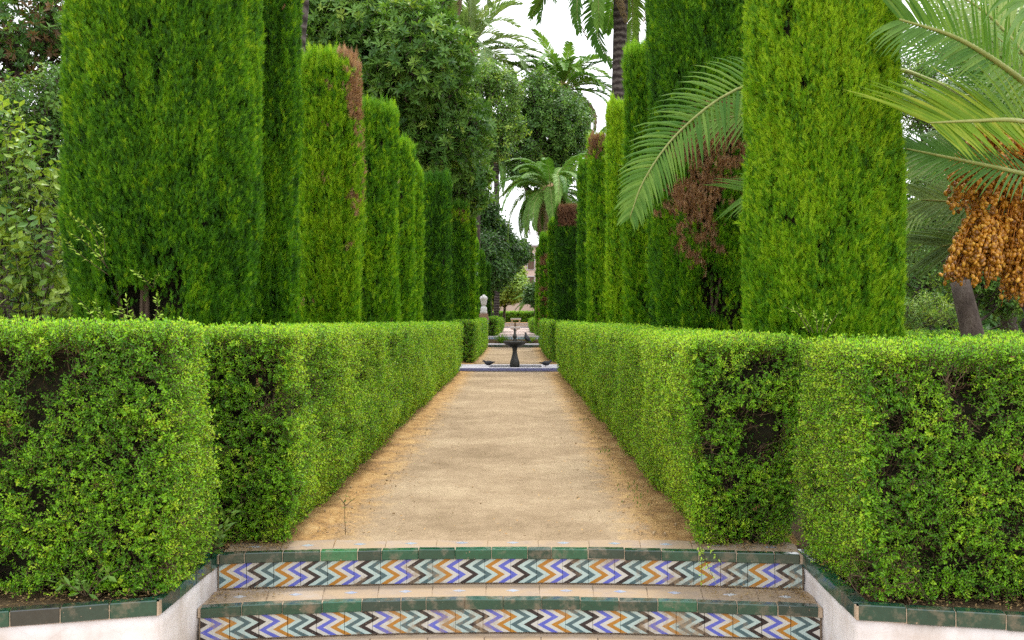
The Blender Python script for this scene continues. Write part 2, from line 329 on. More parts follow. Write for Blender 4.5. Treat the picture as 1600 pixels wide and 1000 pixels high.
# ------------------------------------------------------------------ hedges
def hedge(label, x0, x1, y0, y1, h, z0=0.0, group=None, dens=3200, faces='fbiot', h2=None, seed=0, gap=.36, bottom=.1, skip=(), base_tint=.36):
    """clipped box hedge; h at its near end, h2 at its far end"""
    h2 = h if h2 is None else h2
    h -= .045; h2 -= .045
    x0 += .02; x1 -= .02
    root = empty('box_hedge', ((x0+x1)/2, (y0+y1)/2, z0)); tag(root, label, 'hedge', group)
    rr = .07
    def shape(p, n, nz):
        t = (p[:, 1]-y0)/(y1-y0); top = z0+h+(h2-h)*t; p = p.copy()
        p[:, 2] = z0+(p[:, 2]-z0)*(top-z0)
        lo = np.array([x0+rr, y0+rr, z0-.5]); hi = np.stack([np.full(len(p), x1-rr), np.full(len(p), y1-rr), top-rr], 1)
        q = np.minimum(np.maximum(p, lo), hi); d = p-q; L = np.linalg.norm(d, axis=1, keepdims=True); nn = np.where(L > 1e-5, d/np.maximum(L, 1e-5), n)
        big = vnoise(p, 1.6, seed)*.09-.045+(vnoise(p, 6, seed+1)-.5)*.05
        side = (1-np.abs(nn[:, 2:3]))
        big = big*np.where(nn[:, 2] > .6, .35, 1)
        und = np.clip((z0+.34-p[:, 2])/.34, 0, 1)[:, None]**1.6*bottom*side
        return np.where(L > rr, q+nn*rr, p)+nn*(big[:, None]+nz[:, None])-nn*und, nn
    def fsample(face, n):
        u, v = rng.random(n), rng.random(n)
        if face in 'io':
            # more, smaller leaves near the viewer
            a, b = 1/y1, 1/y0; 
            if y1-y0 > 3:
                yy = y0*(y1/y0)**u
            else: yy = y0+(y1-y0)*u
            p = np.stack([np.full(n, x1 if face == 'i' else x0), yy, z0+v], 1); nn = np.array([[1. if face == 'i' else -1., 0, 0]])
        elif face in 'fb':
            p = np.stack([x0+(x1-x0)*u, np.full(n, y0 if face == 'f' else y1), z0+v], 1); nn = np.array([[0, -1. if face == 'f' else 1., 0]])
        else:
            if y1-y0 > 3: yy = y0*(y1/y0)**u
            else: yy = y0+(y1-y0)*u
            p = np.stack([x0+(x1-x0)*v, yy, np.full(n, z0+1.0)], 1); nn = np.array([[0, 0, 1.]])
        return p, np.repeat(nn, n, 0)
    P, D, S, T, K = [], [], [], [], []
    cv, cf = [], []
    for face, vis in [(f, f in faces) for f in 'fbiot']:
        W = (x1-x0) if face in 'fbt' else 1
        if face in 'io' or face == 't':
            w_ = h if face in 'io' else x1-x0
            if y1-y0 > 3: n = int(w_*dens*8*math.log(y1/y0)*(1 if y0 < 10 else .9))
            else: n = int(w_*(y1-y0)*dens*min(1, (8/max(y0, 8))**1.1))
        else:
            yy = y0 if face == 'f' else y1; n = int((x1-x0)*h*dens*min(1, (8/max(yy, 8))**1.1))
        if face == 't': n = int(n*1.15)
        if not vis: n = int(n*.25)
        p, nn = fsample(face, n)
        depth = rng.random(n)**1.5*.085
        hole = vnoise(np.stack([p[:, 0], p[:, 1], p[:, 2]], 1), 7.0, seed+3)*.6+vnoise(p, 17, seed+4)*.4
        hole2 = vnoise(p, 2.6, seed+9)
        thr = gap+(hole2-.5)*.25
        if face == 't': thr = thr-.25
        keep = (hole > thr) | (rng.random(n) < .2)
        out_, nrm = shape(p, nn, -.022-.012*np.clip(p[:, 1]/8, .5, 3)-depth-np.clip((thr-hole)*1.4, 0, .1))
        tw = (~keep) & (rng.random(n) < .35)
        keep2 = keep | tw
        scale = np.clip(out_[:, 1]/8, 1, 14)**.55*rng.uniform(.85, 1.28, n)
        d = nrm*rng.uniform(.5, 1.1, (n, 1))+np.array([[0, 0, .5]])*rng.uniform(.2, 1.3, (n, 1))+rng.normal(0, .38, (n, 3))
        # new growth: paler toward the clipped top; path-side faces tinted lighter, standing in for skylight
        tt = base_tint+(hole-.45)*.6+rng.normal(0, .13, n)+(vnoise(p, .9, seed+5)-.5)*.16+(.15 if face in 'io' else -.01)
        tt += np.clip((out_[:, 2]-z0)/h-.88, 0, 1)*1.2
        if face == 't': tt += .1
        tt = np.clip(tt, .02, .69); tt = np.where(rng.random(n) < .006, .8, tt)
        pk = rng.integers(0, 6, n); pk = np.where(tw, 6+rng.integers(0, 3, n), pk)
        if True:
            push = np.where(tw, -.03, 0)[:, None]; out_ = out_+nrm*push
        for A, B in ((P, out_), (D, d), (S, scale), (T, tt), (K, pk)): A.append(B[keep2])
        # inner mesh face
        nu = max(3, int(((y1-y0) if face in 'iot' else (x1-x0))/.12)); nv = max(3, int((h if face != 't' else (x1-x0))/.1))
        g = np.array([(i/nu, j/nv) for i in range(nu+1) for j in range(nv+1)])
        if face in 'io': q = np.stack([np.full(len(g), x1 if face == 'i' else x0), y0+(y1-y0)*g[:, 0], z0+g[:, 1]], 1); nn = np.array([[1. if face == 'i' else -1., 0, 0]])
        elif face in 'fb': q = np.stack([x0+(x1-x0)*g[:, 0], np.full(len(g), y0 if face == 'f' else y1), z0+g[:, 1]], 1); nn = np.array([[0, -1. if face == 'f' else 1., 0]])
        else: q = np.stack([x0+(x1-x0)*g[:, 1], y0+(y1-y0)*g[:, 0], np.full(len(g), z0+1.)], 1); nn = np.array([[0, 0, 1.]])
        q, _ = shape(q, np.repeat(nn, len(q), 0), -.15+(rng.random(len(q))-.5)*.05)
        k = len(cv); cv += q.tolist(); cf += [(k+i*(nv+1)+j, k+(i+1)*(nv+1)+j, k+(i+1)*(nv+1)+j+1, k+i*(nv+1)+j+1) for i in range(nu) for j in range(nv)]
    P, D, S, T, K = map(np.concatenate, (P, D, S, T, K))
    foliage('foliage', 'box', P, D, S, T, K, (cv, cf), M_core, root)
    st = MB(); n = min(40, int((y1-y0)*1.6)+int((x1-x0)*3)+2)
    for i in range(n):
        x, y = random.uniform(x0+.1, x1-.1), random.uniform(y0+.12, min(y1, y0+16)-.1); pts = [Vector((x, y, z0-.05))]
        for k in range(4): pts.append(pts[-1]+Vector((random.uniform(-.03, .03), random.uniform(-.03, .03), .13)))
        st.tube(pts, [.016, .014, .012, .01, .007], 5, 0, False)
    st.build('stems', M_twig, root, True)['kind'] = 'stuff'
    return root

# ------------------------------------------------------------------ clipped cypress columns
def column(label, cx, cy, r, ztop, seed, sq=2.6, tint=.36, brown=None, dens=6600, spikes=.16, skirt=None, group='clipped cypress columns', dry=(.72, 1)):
    ztop = ztop-(ztop-EYE)*r/cy-.1 if ztop < 4.95 else ztop
    root = empty('clipped_cypress', (cx, cy, 0)); tag(root, label, 'cypress', group)
    d0 = cy; lod = max(.74, (d0/8)**.5*(.74 if d0 < 8 else .84 if d0 < 12 else 1))
    area = 2*math.pi*r*(ztop-.7)
    n = int(area*dens/lod**2*(1.0)); nt_ = int(math.pi*r*r*dens*.8/lod**2)
    def rad(th, z, nz=True):
        q = 1/(np.abs(np.cos(th))**sq+np.abs(np.sin(th))**sq)**(1/sq); q = q/q.mean() if len(np.atleast_1d(q)) > 50 else q
        p = np.stack([np.cos(th)*1.2+cx, np.sin(th)*1.2+cy, z*.35], 1)
        rr = r*(q*(1.0))+(vnoise(p, 2.2, seed)-.5)*.12*min(1, r/.4)+(vnoise(p*np.array([[1, 1, .7]]), 9, seed+1)-.5)*.06
        if skirt is not None:
            zz, amt = skirt; rr = rr-np.clip((zz-z)/(zz-.9), 0, 1)**1.5*amt
        return rr-.02
    th = rng.uniform(0, 2*math.pi, n); back = (np.sin(th) > .45) & (rng.random(n) < .6); th = th[~back]; n = len(th)
    z = .75+(ztop-.75)*rng.random(n)
    depth = rng.random(n)**1.4*.09
    R_ = rad(th, z)-depth
    P = np.stack([cx+R_*np.cos(th), cy+R_*np.sin(th), z], 1); nr = np.stack([np.cos(th), np.sin(th), np.zeros(n)], 1)
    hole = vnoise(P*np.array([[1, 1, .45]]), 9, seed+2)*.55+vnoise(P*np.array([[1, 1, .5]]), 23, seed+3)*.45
    low = np.clip((1.8-z)/.5, 0, 1)*(skirt is not None)*np.clip(1.25-np.abs(np.cos(th))*1.6, 0, 1)*np.clip((vnoise(P, 3, seed+12)-.3)*3, 0, 1.3)
    keep = (hole > .37+low*.5) | (rng.random(n) < .18-.16*low)
    D = nr*rng.uniform(.2, .65, (n, 1))+np.array([[0, 0, 1.]])+rng.normal(0, .33, (n, 3))
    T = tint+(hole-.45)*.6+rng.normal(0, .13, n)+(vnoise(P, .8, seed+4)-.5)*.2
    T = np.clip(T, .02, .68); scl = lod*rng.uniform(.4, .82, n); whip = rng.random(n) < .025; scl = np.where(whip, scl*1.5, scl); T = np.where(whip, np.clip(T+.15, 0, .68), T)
    if brown is not None:
        b = brown(P, th)+(vnoise(P, 5, seed+6)-.5)*1.1+(vnoise(P, 14, seed+7)-.5)*1.0+rng.normal(0, .12, n)
        T = np.where(b > .5, rng.uniform(*dry, n), T)
    # top: flat, with young upright tips
    tt = rng.uniform(0, 2*math.pi, nt_); q = np.sqrt(rng.random(nt_)); zt = np.full(nt_, ztop); Rt = rad(tt, zt)*q
    Pt = np.stack([cx+Rt*np.cos(tt), cy+Rt*np.sin(tt), zt+rng.random(nt_)**3*spikes-.04+(vnoise(np.stack([Rt*np.cos(tt), Rt*np.sin(tt), zt*0], 1), 4, seed+8)-.4)*spikes], 1)
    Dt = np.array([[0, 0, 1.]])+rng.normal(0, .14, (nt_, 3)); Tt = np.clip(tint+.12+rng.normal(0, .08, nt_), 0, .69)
    if brown is not None:
        b = brown(Pt, tt)+(vnoise(Pt, 5, seed+6)-.5)*.9; Tt = np.where(b > .6, rng.uniform(*dry, nt_), Tt)
    st = rng.uniform(.8, 1.4, nt_)*min(lod, 2.0)
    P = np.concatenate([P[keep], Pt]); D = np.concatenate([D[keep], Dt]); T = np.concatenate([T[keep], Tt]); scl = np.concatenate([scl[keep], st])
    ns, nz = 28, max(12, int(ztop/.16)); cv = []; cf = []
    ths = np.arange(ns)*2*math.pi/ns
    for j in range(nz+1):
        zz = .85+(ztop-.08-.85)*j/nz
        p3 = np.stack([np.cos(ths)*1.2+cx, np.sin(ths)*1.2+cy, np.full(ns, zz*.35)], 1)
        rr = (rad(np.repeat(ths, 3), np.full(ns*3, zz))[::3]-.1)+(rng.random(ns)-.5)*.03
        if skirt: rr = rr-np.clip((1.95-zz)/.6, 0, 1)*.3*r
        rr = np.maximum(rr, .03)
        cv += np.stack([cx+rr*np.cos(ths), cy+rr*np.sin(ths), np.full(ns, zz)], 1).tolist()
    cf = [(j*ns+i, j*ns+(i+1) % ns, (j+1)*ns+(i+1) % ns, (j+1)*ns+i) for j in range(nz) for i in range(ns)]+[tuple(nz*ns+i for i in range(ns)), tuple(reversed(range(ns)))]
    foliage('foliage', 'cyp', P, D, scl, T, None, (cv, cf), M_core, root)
    for k in range(6 if skirt else 2):
        a = random.uniform(3.5, 5.9) if skirt else random.uniform(0, 6); m = MB(); b = Vector((cx+math.cos(a)*.1, cy+math.sin(a)*.1, -.05)); rr = r*random.uniform(.5, .85) if skirt else r*.4
        e = Vector((cx+math.cos(a)*rr, cy+math.sin(a)*rr, random.uniform(1.7, 2.1)))
        pts = catmull([b, b.lerp(e, .35)+rv(.04), b.lerp(e, .7)+rv(.05), e], 8)
        m.tube(pts, [.035-.003*i for i in range(9)], 6, 0); m.build('trunk' if k == 0 else 'stem', M_stem, root, True)
    return root

# ------------------------------------------------------------------ trees
def tree(name, label, cat, base, lobes, kind, dens, scl, tint, seed, gap=.42, trunk_r=.15, group=None, dead=0.0, bark=None, fork=None, up=.5):
    root = empty(name, base); tag(root, label, cat, group); base = Vector(base)
    cen = sum((Vector(l[:3]) for l in lobes), Vector())/len(lobes)
    m = MB(); fk = Vector(fork) if fork else base.lerp(Vector((cen.x, cen.y, base.z)), .4)+Vector((0, 0, max(.3, (min(l[2]-l[5]*.5 for l in lobes)-base.z)*.75)))
    m.tube(catmull([base-Vector((0, 0, .1)), base.lerp(fk, .5)+rv(trunk_r*.6), fk], 8), [trunk_r*(1.25-.05*i) for i in range(9)], 10)
    m.build('trunk', bark or M_bark, root, True)
    limbs = MB(); P, D, S, T = [], [], [], []
    for (x, y, z, rx, ry, rz) in lobes:
        c = Vector((x, y, z)); e = c+rv(.2)
        limbs.tube(catmull([fk, fk.lerp(e, .5)+rv(.15*(e-fk).length), e], 7), [trunk_r*(.6-.055*i) for i in range(8)], 6)
        for k in range(9):
            dd = rv().normalized(); q = Vector((x+dd.x*rx*.85, y+dd.y*ry*.85, z+dd.z*rz*.85)); s0 = fk.lerp(e, random.uniform(.5, 1))
            limbs.tube(catmull([s0, s0.lerp(q, .5)+rv(.12*rx), q], 5), [trunk_r*(.26-.04*i) for i in range(6)], 5)
        n = int(dens*(rx*ry*rz)**(2/3)*4*math.pi)
        d = rng.normal(size=(n, 3)); d /= np.linalg.norm(d, axis=1, keepdims=True)
        rad = (.45+.6*rng.random(n)**.6)
        p = np.array([[x, y, z]])+d*np.array([[rx, ry, rz]])*rad[:, None]*(.82+.36*vnoise(d*1.0+x, 1.8, seed))[:, None]
        g = vnoise(p, 1.1/max(.25, rx*.45), seed+1)*.6+vnoise(p, 3.2/max(.25, rx*.45), seed+2)*.4
        k = g > gap; p = p[k]; d = d[k]; g = g[k]; n = len(p)
        P.append(p); D.append(d*.7+np.array([[0, 0, up]])+rng.normal(0, .45, (n, 3))); S.append(scl*rng.uniform(.75, 1.25, n))
        t = np.clip(tint+(g-.5)*.6+rng.normal(0, .1, n), .02, .69); T.append(np.where(rng.random(n) < dead, rng.uniform(.72, 1, n), t))
    limbs.build('limbs', bark or M_bark, root, True)
    P, D, S, T = map(np.concatenate, (P, D, S, T)); ok = P[:, 2] > base.z+.02
    foliage('crown', kind, P[ok], D[ok], S[ok], T[ok], parent=root)
    return root
def lob(px, py, d, rp, rq=None, depth=None):
    """a lobe of the crown: where it is seen, its distance and its half width and half height in pixels"""
    c = at(px, py, d); r = rp*d/1600; q = (rq or rp)*d/1600; return (c.x, c.y, c.z, r, depth or r, q)

# ------------------------------------------------------------------ palms
def frond_geo(pts, nl, L, sweep=.6, vee=.5, up=Vector((0, 0, 1)), droop=.25, w=.022, jit=.1, first=.12, ends=.35, seg=2):
    """leaflets along a rachis: returns rachis points and for each leaflet (base, list of spine points, width, side vector)"""
    n = len(pts)-1; out_ = []
    for i in range(nl):
        t = first+(1-first)*(i+.5)/nl; f = t*n; k = min(int(f), n-1); b = pts[k].lerp(pts[k+1], f-k); tg = (pts[k+1]-pts[k]).normalized()
        s = tg.cross(up); s.normalize(); u = s.cross(tg)
        prof = (min(1, .45+(t-first)*2.6) if t < .4 else 1)*(1-(1-(ends[0] if isinstance(ends, tuple) else ends))*max(0, (t-.55)/.45)**1.5)
        for sg in (-1, 1):
            sw = sweep+.9*t*t; short = 1
            if isinstance(ends, tuple) and sg == ends[2]: sw = ends[1]; short = .55
            ln = L*prof*short*random.uniform(1-jit, 1+jit); d = (s*sg+tg*sw+u*vee*random.uniform(.5, 1.3)+rv(jit*.6)).normalized()
            sp = [b]; dd = d.copy()
            for q in range(seg+1): dd = (dd-Vector((0, 0, droop*(q+.3)*.5))).normalized(); sp.append(sp[-1]+dd*ln/(seg+1))
            out_.append((sp, w*random.uniform(.8, 1.1), tg))
    return out_
def leaflet_mesh_data(sp, w, tg):
    """folded strip with a raised keel"""
    v = []; f = []; n = len(sp)
    for i, p in enumerate(sp):
        d = (sp[min(i+1, n-1)]-sp[max(i-1, 0)]).normalized(); a = (tg-d*tg.dot(d)).normalized(); nn = d.cross(a); ww = w*.5*(1, 1, .8, .45, .3)[i] if i < n-1 else 0.0008
        if i == 0: ww = w*.28
        v += [p+a*ww, p+nn*ww*.45, p-a*ww]
    for i in range(n-1): f += [(i*3, i*3+1, i*3+4, i*3+3), (i*3+1, i*3+2, i*3+5, i*3+4)]
    return v, f
def frond_mesh(L=3.0, arch=.8, nl=42, lf=.42, w=.035, droop=.3, vee=.45, mats=None):
    """a whole frond along +X, arching; one mesh with rachis"""
    pts = [Vector((L*(t-.22*arch*t**3), 0, L*(.45*t-.62*arch*t*t-.15*arch*t**3))) for t in [i/12 for i in range(13)]]
    m = MB(); m.tube(pts, [.028-.002*i for i in range(13)], 5, 1)
    for sp, ww, tg in frond_geo(pts, nl, lf, .55, vee, droop=droop, w=w): m.add(*leaflet_mesh_data(sp, ww, tg))
    return m.mesh(mats or [M_frond, M_rachis], True)
FM = {}
def frondset(key, **k):
    if key not in FM: FM[key] = [frond_mesh(arch=k.get('arch', .8)*a, **{x: y for x, y in k.items() if x != 'arch'}) for a in (.6, .85, 1.1, 1.35)]
    return FM[key]
def palm(label, base, crown, r, key, scale=1.0, n=30, dead=6, seed=0, el=(-50, 75), name='date_palm', group=None, heart=True):
    random.seed(seed); base, crown = Vector(base), Vector(crown)
    root = empty(name, base); tag(root, label, 'palm tree', group)
    H = (crown-base).length; pts = catmull([base, base.lerp(crown, .4)+rv(.12), base.lerp(crown, .75)+rv(.08), crown], 40)
    rad = [r*random.uniform(.95, 1.07)*(1.0 if i < 36 else 1.25) for i in range(41)]
    m = MB(); m.tube(pts, rad, 12); m.build('trunk', M_ptrunk, root, True)
    if heart:
        m = MB(); m.lathe([(.01, -.5*scale), (r*1.5, -.35*scale), (r*2.0, -.05), (r*1.5, .2*scale), (.02, .45*scale)], tuple(crown), 12); m.build('leaf_bases', noisy('leaf base fibre', [(.3, (.12, .07, .03)), (.7, (.3, .19, .08))], 12), root)
    for i in range(n+dead):
        isd = i >= n; az = i*2.39996+seed*1.7+random.uniform(-.2, .2); t = i/max(1, n-1)
        e = R(el[1]+(el[0]-el[1])*min(1, t)**1.1+random.uniform(-6, 6)) if not isd else R(random.uniform(-75, -50))
        me = random.choice(frondset('dead' if isd else key)[:4 if not isd else 2])
        Mx = Matrix.Translation(crown+Vector((math.cos(az), math.sin(az), 0))*r*.7+Vector((0, 0, .12*math.sin(e)))) @ Matrix.Rotation(az, 4, 'Z') @ Matrix.Rotation(-e*.75, 4, 'Y') @ Matrix.Rotation(random.uniform(-.3, .3), 4, 'X') @ Matrix.Scale(scale*random.uniform(.88, 1.08), 4)
        link('dry_frond' if isd else 'frond', me, root, Mx)
    return root

# ------------------------------------------------------------------ ground, path, lower terrace
def _soil(t, o):
    s = N(t); v = s.pos(); a = s.noise(v, 1.3, 6, .6); b = s.noise(v, 26, 5, .7)
    vo = s.n('ShaderNodeTexVoronoi'); vo.inputs['Scale'].default_value = 34; s.l(v, vo.inputs['Vector'])
    c = s.ramp(s.math('ADD', s.math('MULTIPLY', a, .5), s.math('MULTIPLY', b, .5)), [(.3, (.05, .035, .02)), (.5, (.13, .09, .05)), (.7, (.24, .17, .1))])
    c = s.mix(s.ramp(vo.outputs['Distance'], [(.05, (.5, .5, .5)), (.3, (0, 0, 0))]), c, (.2, .16, .07))
    s.l(s.bsdf(c, .95, .1, b, .8, .02).outputs[0], o.inputs[0])
M_soil = mat('garden soil', _soil)
def _sand(t, o):
    s = N(t); v = s.pos(); sp = s.n('ShaderNodeSeparateXYZ'); s.l(v, sp.inputs[0])
    big = s.noise(v, .9, 5, .6); mid = s.noise(s.pos((1, .75, 1)), 5.5, 9, .78); fine = s.noise(v, 70, 6, .8); grit = s.noise(v, 260, 2, .6)
    e = s.math('ABSOLUTE', s.math('ADD', sp.outputs[0], .13)); e = s.math('ADD', e, s.math('MULTIPLY', s.math('SUBTRACT', mid, .5), .9))
    edge = s.ramp(e, [(.74, (0, 0, 0)), (1.0, (.9, .9, .9))])
    trod = s.ramp(s.math('ADD', s.math('MULTIPLY', big, .55), s.math('MULTIPLY', mid, .45)), [(.38, (.27, .195, .118)), (.5, (.365, .27, .17)), (.61, (.455, .35, .225))])
    loose = s.ramp(mid, [(.35, (.22, .12, .048)), (.5, (.43, .25, .09)), (.64, (.56, .38, .17))])
    c = s.mix(edge, trod, loose)
    c = s.mix(.5, c, s.ramp(fine, [(.34, (.5, .48, .46)), (.5, (.93, .93, .93)), (.64, (1.3, 1.3, 1.28))]), 'MULTIPLY')
    c = s.mix(s.ramp(grit, [(.68, (0, 0, 0)), (.74, (.7, .7, .7))]), c, (.16, .11, .07))
    h = s.math('ADD', s.math('MULTIPLY', mid, 1.0), s.math('ADD', s.math('MULTIPLY', fine, .35), s.math('MULTIPLY', grit, .1)))
    s.l(s.bsdf(c, .95, .12, h, .7, .035).outputs[0], o.inputs[0])
M_sand = mat('sandy path', _sand)
G0 = -0.56
def arc1(x): return 5.626-.052*(x+.03)**2
def arc2(x): return 5.32-.060*(x+.02)**2
def arc3(x): return 4.98-.065*(x+.02)**2
def wall_line(x): return 4.60-.29*(-1.6-x) if x < 0 else 4.53-.24*(x-1.51)
m = MB(); m.add([(-900, -900, G0), (900, -900, G0), (900, 1200, G0), (-900, 1200, G0)], [(0, 1, 2, 3)])
tag(m.build('lower_terrace', noisy('terrace paving sand', [(.3, (.3, .22, .14)), (.7, (.5, .38, .25))], 5, kind='pos')), kind='structure')
# upper garden ground behind the wall, notched round the steps, and far beyond
def ground_sheet():
    m = MB(); z = -.035
    L = [(-7, wall_line(-7)+.05), (-1.66, wall_line(-1.66)+.05), (-1.66, 5.64)]; Rr = [(1.58, 5.64), (1.58, wall_line(1.58)+.05), (7, wall_line(7)+.05)]
    v = [(-7, L[0][1], z), (-1.66, L[1][1], z), (-1.66, 5.66, z), (1.58, 5.66, z), (1.58, Rr[1][1], z), (7, Rr[2][1], z), (7, 6.5, z), (-7, 6.5, z), (-1.66, 6.5, z), (1.58, 6.5, z),
         (-600, 6.5, z), (600, 6.5, z), (600, 1100, z), (-600, 1100, z), (-600, 4, z), (-7, 4, z-.0), (7, 4, z), (600, 4, z)]
    m.add(v, [(0, 1, 2, 8, 7), (2, 3, 9, 8), (3, 4, 5, 6, 9), (10, 7, 8, 9, 6, 11, 12, 13)])
    m.add([(-600, 4, z), (-7, 4, z), (-7, 6.5, z), (-600, 6.5, z), (7, 4, z), (600, 4, z), (600, 6.5, z), (7, 6.5, z)], [(0, 1, 2, 3), (4, 5, 6, 7)])
    return m
tag(ground_sheet().build('ground', M_soil), kind='structure')
def sand_path(name, x0, x1, y0, y1, z, stepx=.06, ks=.006, slots=None):
    ys = [y0]; 
    while ys[-1] < y1: ys.append(min(y1, ys[-1]+max(.03, ys[-1]*ks)))
    xs = np.arange(x0, x1+1e-6, (x1-x0)/max(4, round((x1-x0)/stepx)))
    g = np.array([(x, y, 0.) for y in ys for x in xs]); p = g.copy()
    e = np.clip(np.abs(g[:, 0]-(x0+x1)/2)/((x1-x0)/2), 0, 1)
    zz = z+(vnoise(p, 1.3, 5)-.5)*.02+(vnoise(p, 5, 6)-.5)*.012+np.clip(e-.55, 0, 1)**1.5*.14+np.clip(e-.45, 0, 1)*((vnoise(p, 9, 8)-.5)*.12+(vnoise(p, 22, 9)-.5)*.05)+(vnoise(p, 14, 10)-.5)*.008
    if y0 < 6: zz = z+(zz-z)*np.clip((g[:, 1]-y0)/.4, .3, 1)-.018*np.clip(1-(g[:, 1]-y0-.02)/.16, 0, 1)
    g[:, 2] = zz; k = len(xs)
    f = [(j*k+i, j*k+i+1, (j+1)*k+i+1, (j+1)*k+i) for j in range(len(ys)-1) for i in range(k-1)]
    return tag(link(name, mesh(g, f, M_sand, True)), kind='structure')
sand_path('path', -1.7, 1.6, 5.72, 23.0, .002)
sand_path('far_path', -1.5, 1.4, 27.6, 40.9, .0, .15)
sand_path('path_margin', -1.7, 1.6, 23.0, 27.6, -.008, .2, .03)

# ------------------------------------------------------------------ glazed tiles
def glaze(name, stops, dirt=.5):
    def f(t, o):
        s = N(t); oi = s.n('ShaderNodeObjectInfo'); v = s.pos(); a = s.noise(v, 30, 6, .7); b = s.noise(v, 9, 4)
        base = s.ramp(oi.outputs['Random'], stops)
        c = s.mix(.6, base, s.ramp(a, [(.3, (.6, .6, .6)), (.7, (1.25, 1.25, 1.25))]), 'MULTIPLY')
        dm = s.ramp(s.math('ADD', s.math('MULTIPLY', b, .6), s.math('MULTIPLY', a, .4)), [(.5, (0, 0, 0)), (.66, (dirt, dirt, dirt))])
        c = s.mix(dm, c, (.2, .14, .085))
        chip = s.noise(v, 55, 3, .5); c = s.mix(s.ramp(chip, [(.72, (0, 0, 0)), (.75, (1, 1, 1))]), c, (.45, .3, .2))
        r = s.ramp(dm, [(0, (.16, .16, .16)), (.5, (.6, .6, .6))])
        s.l(s.bsdf(c, r, .55, a, .12, .004, coat=.3).outputs[0], o.inputs[0])
    return mat(name, f)
M_green = glaze('green glazed tile', [(0, (.008, .035, .028)), (.35, (.008, .06, .036)), (.6, (.02, .045, .036)), (.85, (.008, .085, .045)), (.97, (.012, .1, .05)), (1, (.035, .17, .07))], .8)
M_black = glaze('dark glazed tile', [(0, (.025, .03, .028)), (1, (.045, .05, .045))], .3)
M_mortar = noisy('lime mortar', [(.3, (.3, .22, .15)), (.7, (.5, .4, .29))], 25, kind='pos')
def _zig(order, flip):
    def f(t, o):
        s = N(t); uv = s.n('ShaderNodeUVMap', uv_map='UVMap'); sp = s.n('ShaderNodeSeparateXYZ'); s.l(uv.outputs[0], sp.inputs[0]); u, v = sp.outputs[0], sp.outputs[1]
        wob = s.noise(s.pos(), 20, 2); v = s.math('ADD', v, s.math('MULTIPLY', s.math('SUBTRACT', wob, .5), .03))
        # three-legged zigzag
        tri = s.math('PINGPONG', s.math('ADD', v, .0), .34); tri = s.math('DIVIDE', tri, .34)
        off = s.math('MULTIPLY', tri, .52 if not flip else -.52)
        x = s.math('FRACT', s.math('MULTIPLY', s.math('ADD', s.math('SUBTRACT', u, off), 2.0), .5))
        W_, A_, O_, B_, K_, T_ = (.56, .55, .5), (.43, .55, .52), (.42, .19, .03), (.11, .13, .5), (.035, .026, .026), (.075, .13, .14)
        cols = {'o': O_, 'b': B_, 'k': K_, 't': T_, 'w': W_, 'a': A_}
        st = [(i/8+.0001*(i > 0), cols[ch]) for i, ch in enumerate(order)]
        c = s.ramp(x, st, 'CONSTANT')
        P = s.pos(); a = s.noise(P, 38, 6, .75); b = s.noise(P, 4.2, 5, .65)
        c = s.mix(.5, c, s.ramp(a, [(.3, (.72, .72, .72)), (.65, (1.1, 1.1, 1.1))]), 'MULTIPLY')
        wear = s.ramp(s.math('ADD', s.math('MULTIPLY', b, .62), s.math('MULTIPLY', a, .38)), [(.52, (0, 0, 0)), (.63, (.85, .85, .85))])
        c = s.mix(wear, c, (.3, .21, .12))
        ch = s.noise(P, 90, 4, .6); c = s.mix(s.ramp(ch, [(.66, (0, 0, 0)), (.7, (.8, .8, .8))]), c, (.32, .25, .18))
        s.l(s.bsdf(c, s.ramp(wear, [(0, (.28, .28, .28)), (.5, (.75, .75, .75))]), .45, a, .15, .004).outputs[0], o.inputs[0])
    return f
M_zig1 = mat('zigzag tile upper', _zig('owbwkata', False)); M_zig2 = mat('zigzag tile lower', _zig('kwbwoata', True))
def bevbox(hx, hy, hz, b, mats, uv=None):
    """bevelled box centred on the origin"""
    vs = []; 
    for sx in (-1, 1):
        for sy in (-1, 1):
            for sz in (-1, 1): vs += [(sx*(hx-b), sy*(hy-b), sz*hz), (sx*(hx-b), sy*hy, sz*(hz-b)), (sx*hx, sy*(hy-b), sz*(hz-b))]
    import bmesh
    bm = bmesh.new()
    for v in vs: bm.verts.new(v)
    bmesh.ops.convex_hull(bm, input=bm.verts); bmesh.ops.dissolve_limit(bm, angle_limit=.01, verts=bm.verts, edges=bm.edges)
    bmesh.ops.recalc_face_normals(bm, faces=bm.faces)
    if uv is not None:
        L = bm.loops.layers.uv.new('UVMap')
        for f in bm.faces:
            for l in f.loops: l[L].uv = (uv+(l.vert.co.x+hx)/(2*hx), (l.vert.co.z+hz)/(2*hz))
    me = bpy.data.meshes.new('tile'); bm.to_mesh(me); bm.free()
    for mm in (mats if isinstance(mats, list) else [mats]): me.materials.append(mm)
    return me
steps = empty('garden_steps', (-.03, 5.2, G0)); tag(steps, 'curved steps faced with zigzag glazed tiles and green edging, leading up to the path', 'steps')
X0, X1 = -1.595, 1.545
def step_body(arc, z, y1, inset):
    n = 24; xs = [X0-.01+(X1-X0+.02)*i/n for i in range(n+1)]; v = []
    for x in xs: v += [(x, arc(x)+inset, G0-.02), (x, arc(x)+inset, z), (x, y1, z), (x, y1, G0-.02)]
    f = []
    for i in range(n):
        a, b = i*4, (i+1)*4; f += [(a, b, b+1, a+1), (a+1, b+1, b+2, a+2), (a+2, b+2, b+3, a+3)]
    f += [(0, 1, 2, 3), (n*4+3, n*4+2, n*4+1, n*4)]
    return mesh(v, f, M_mortar)
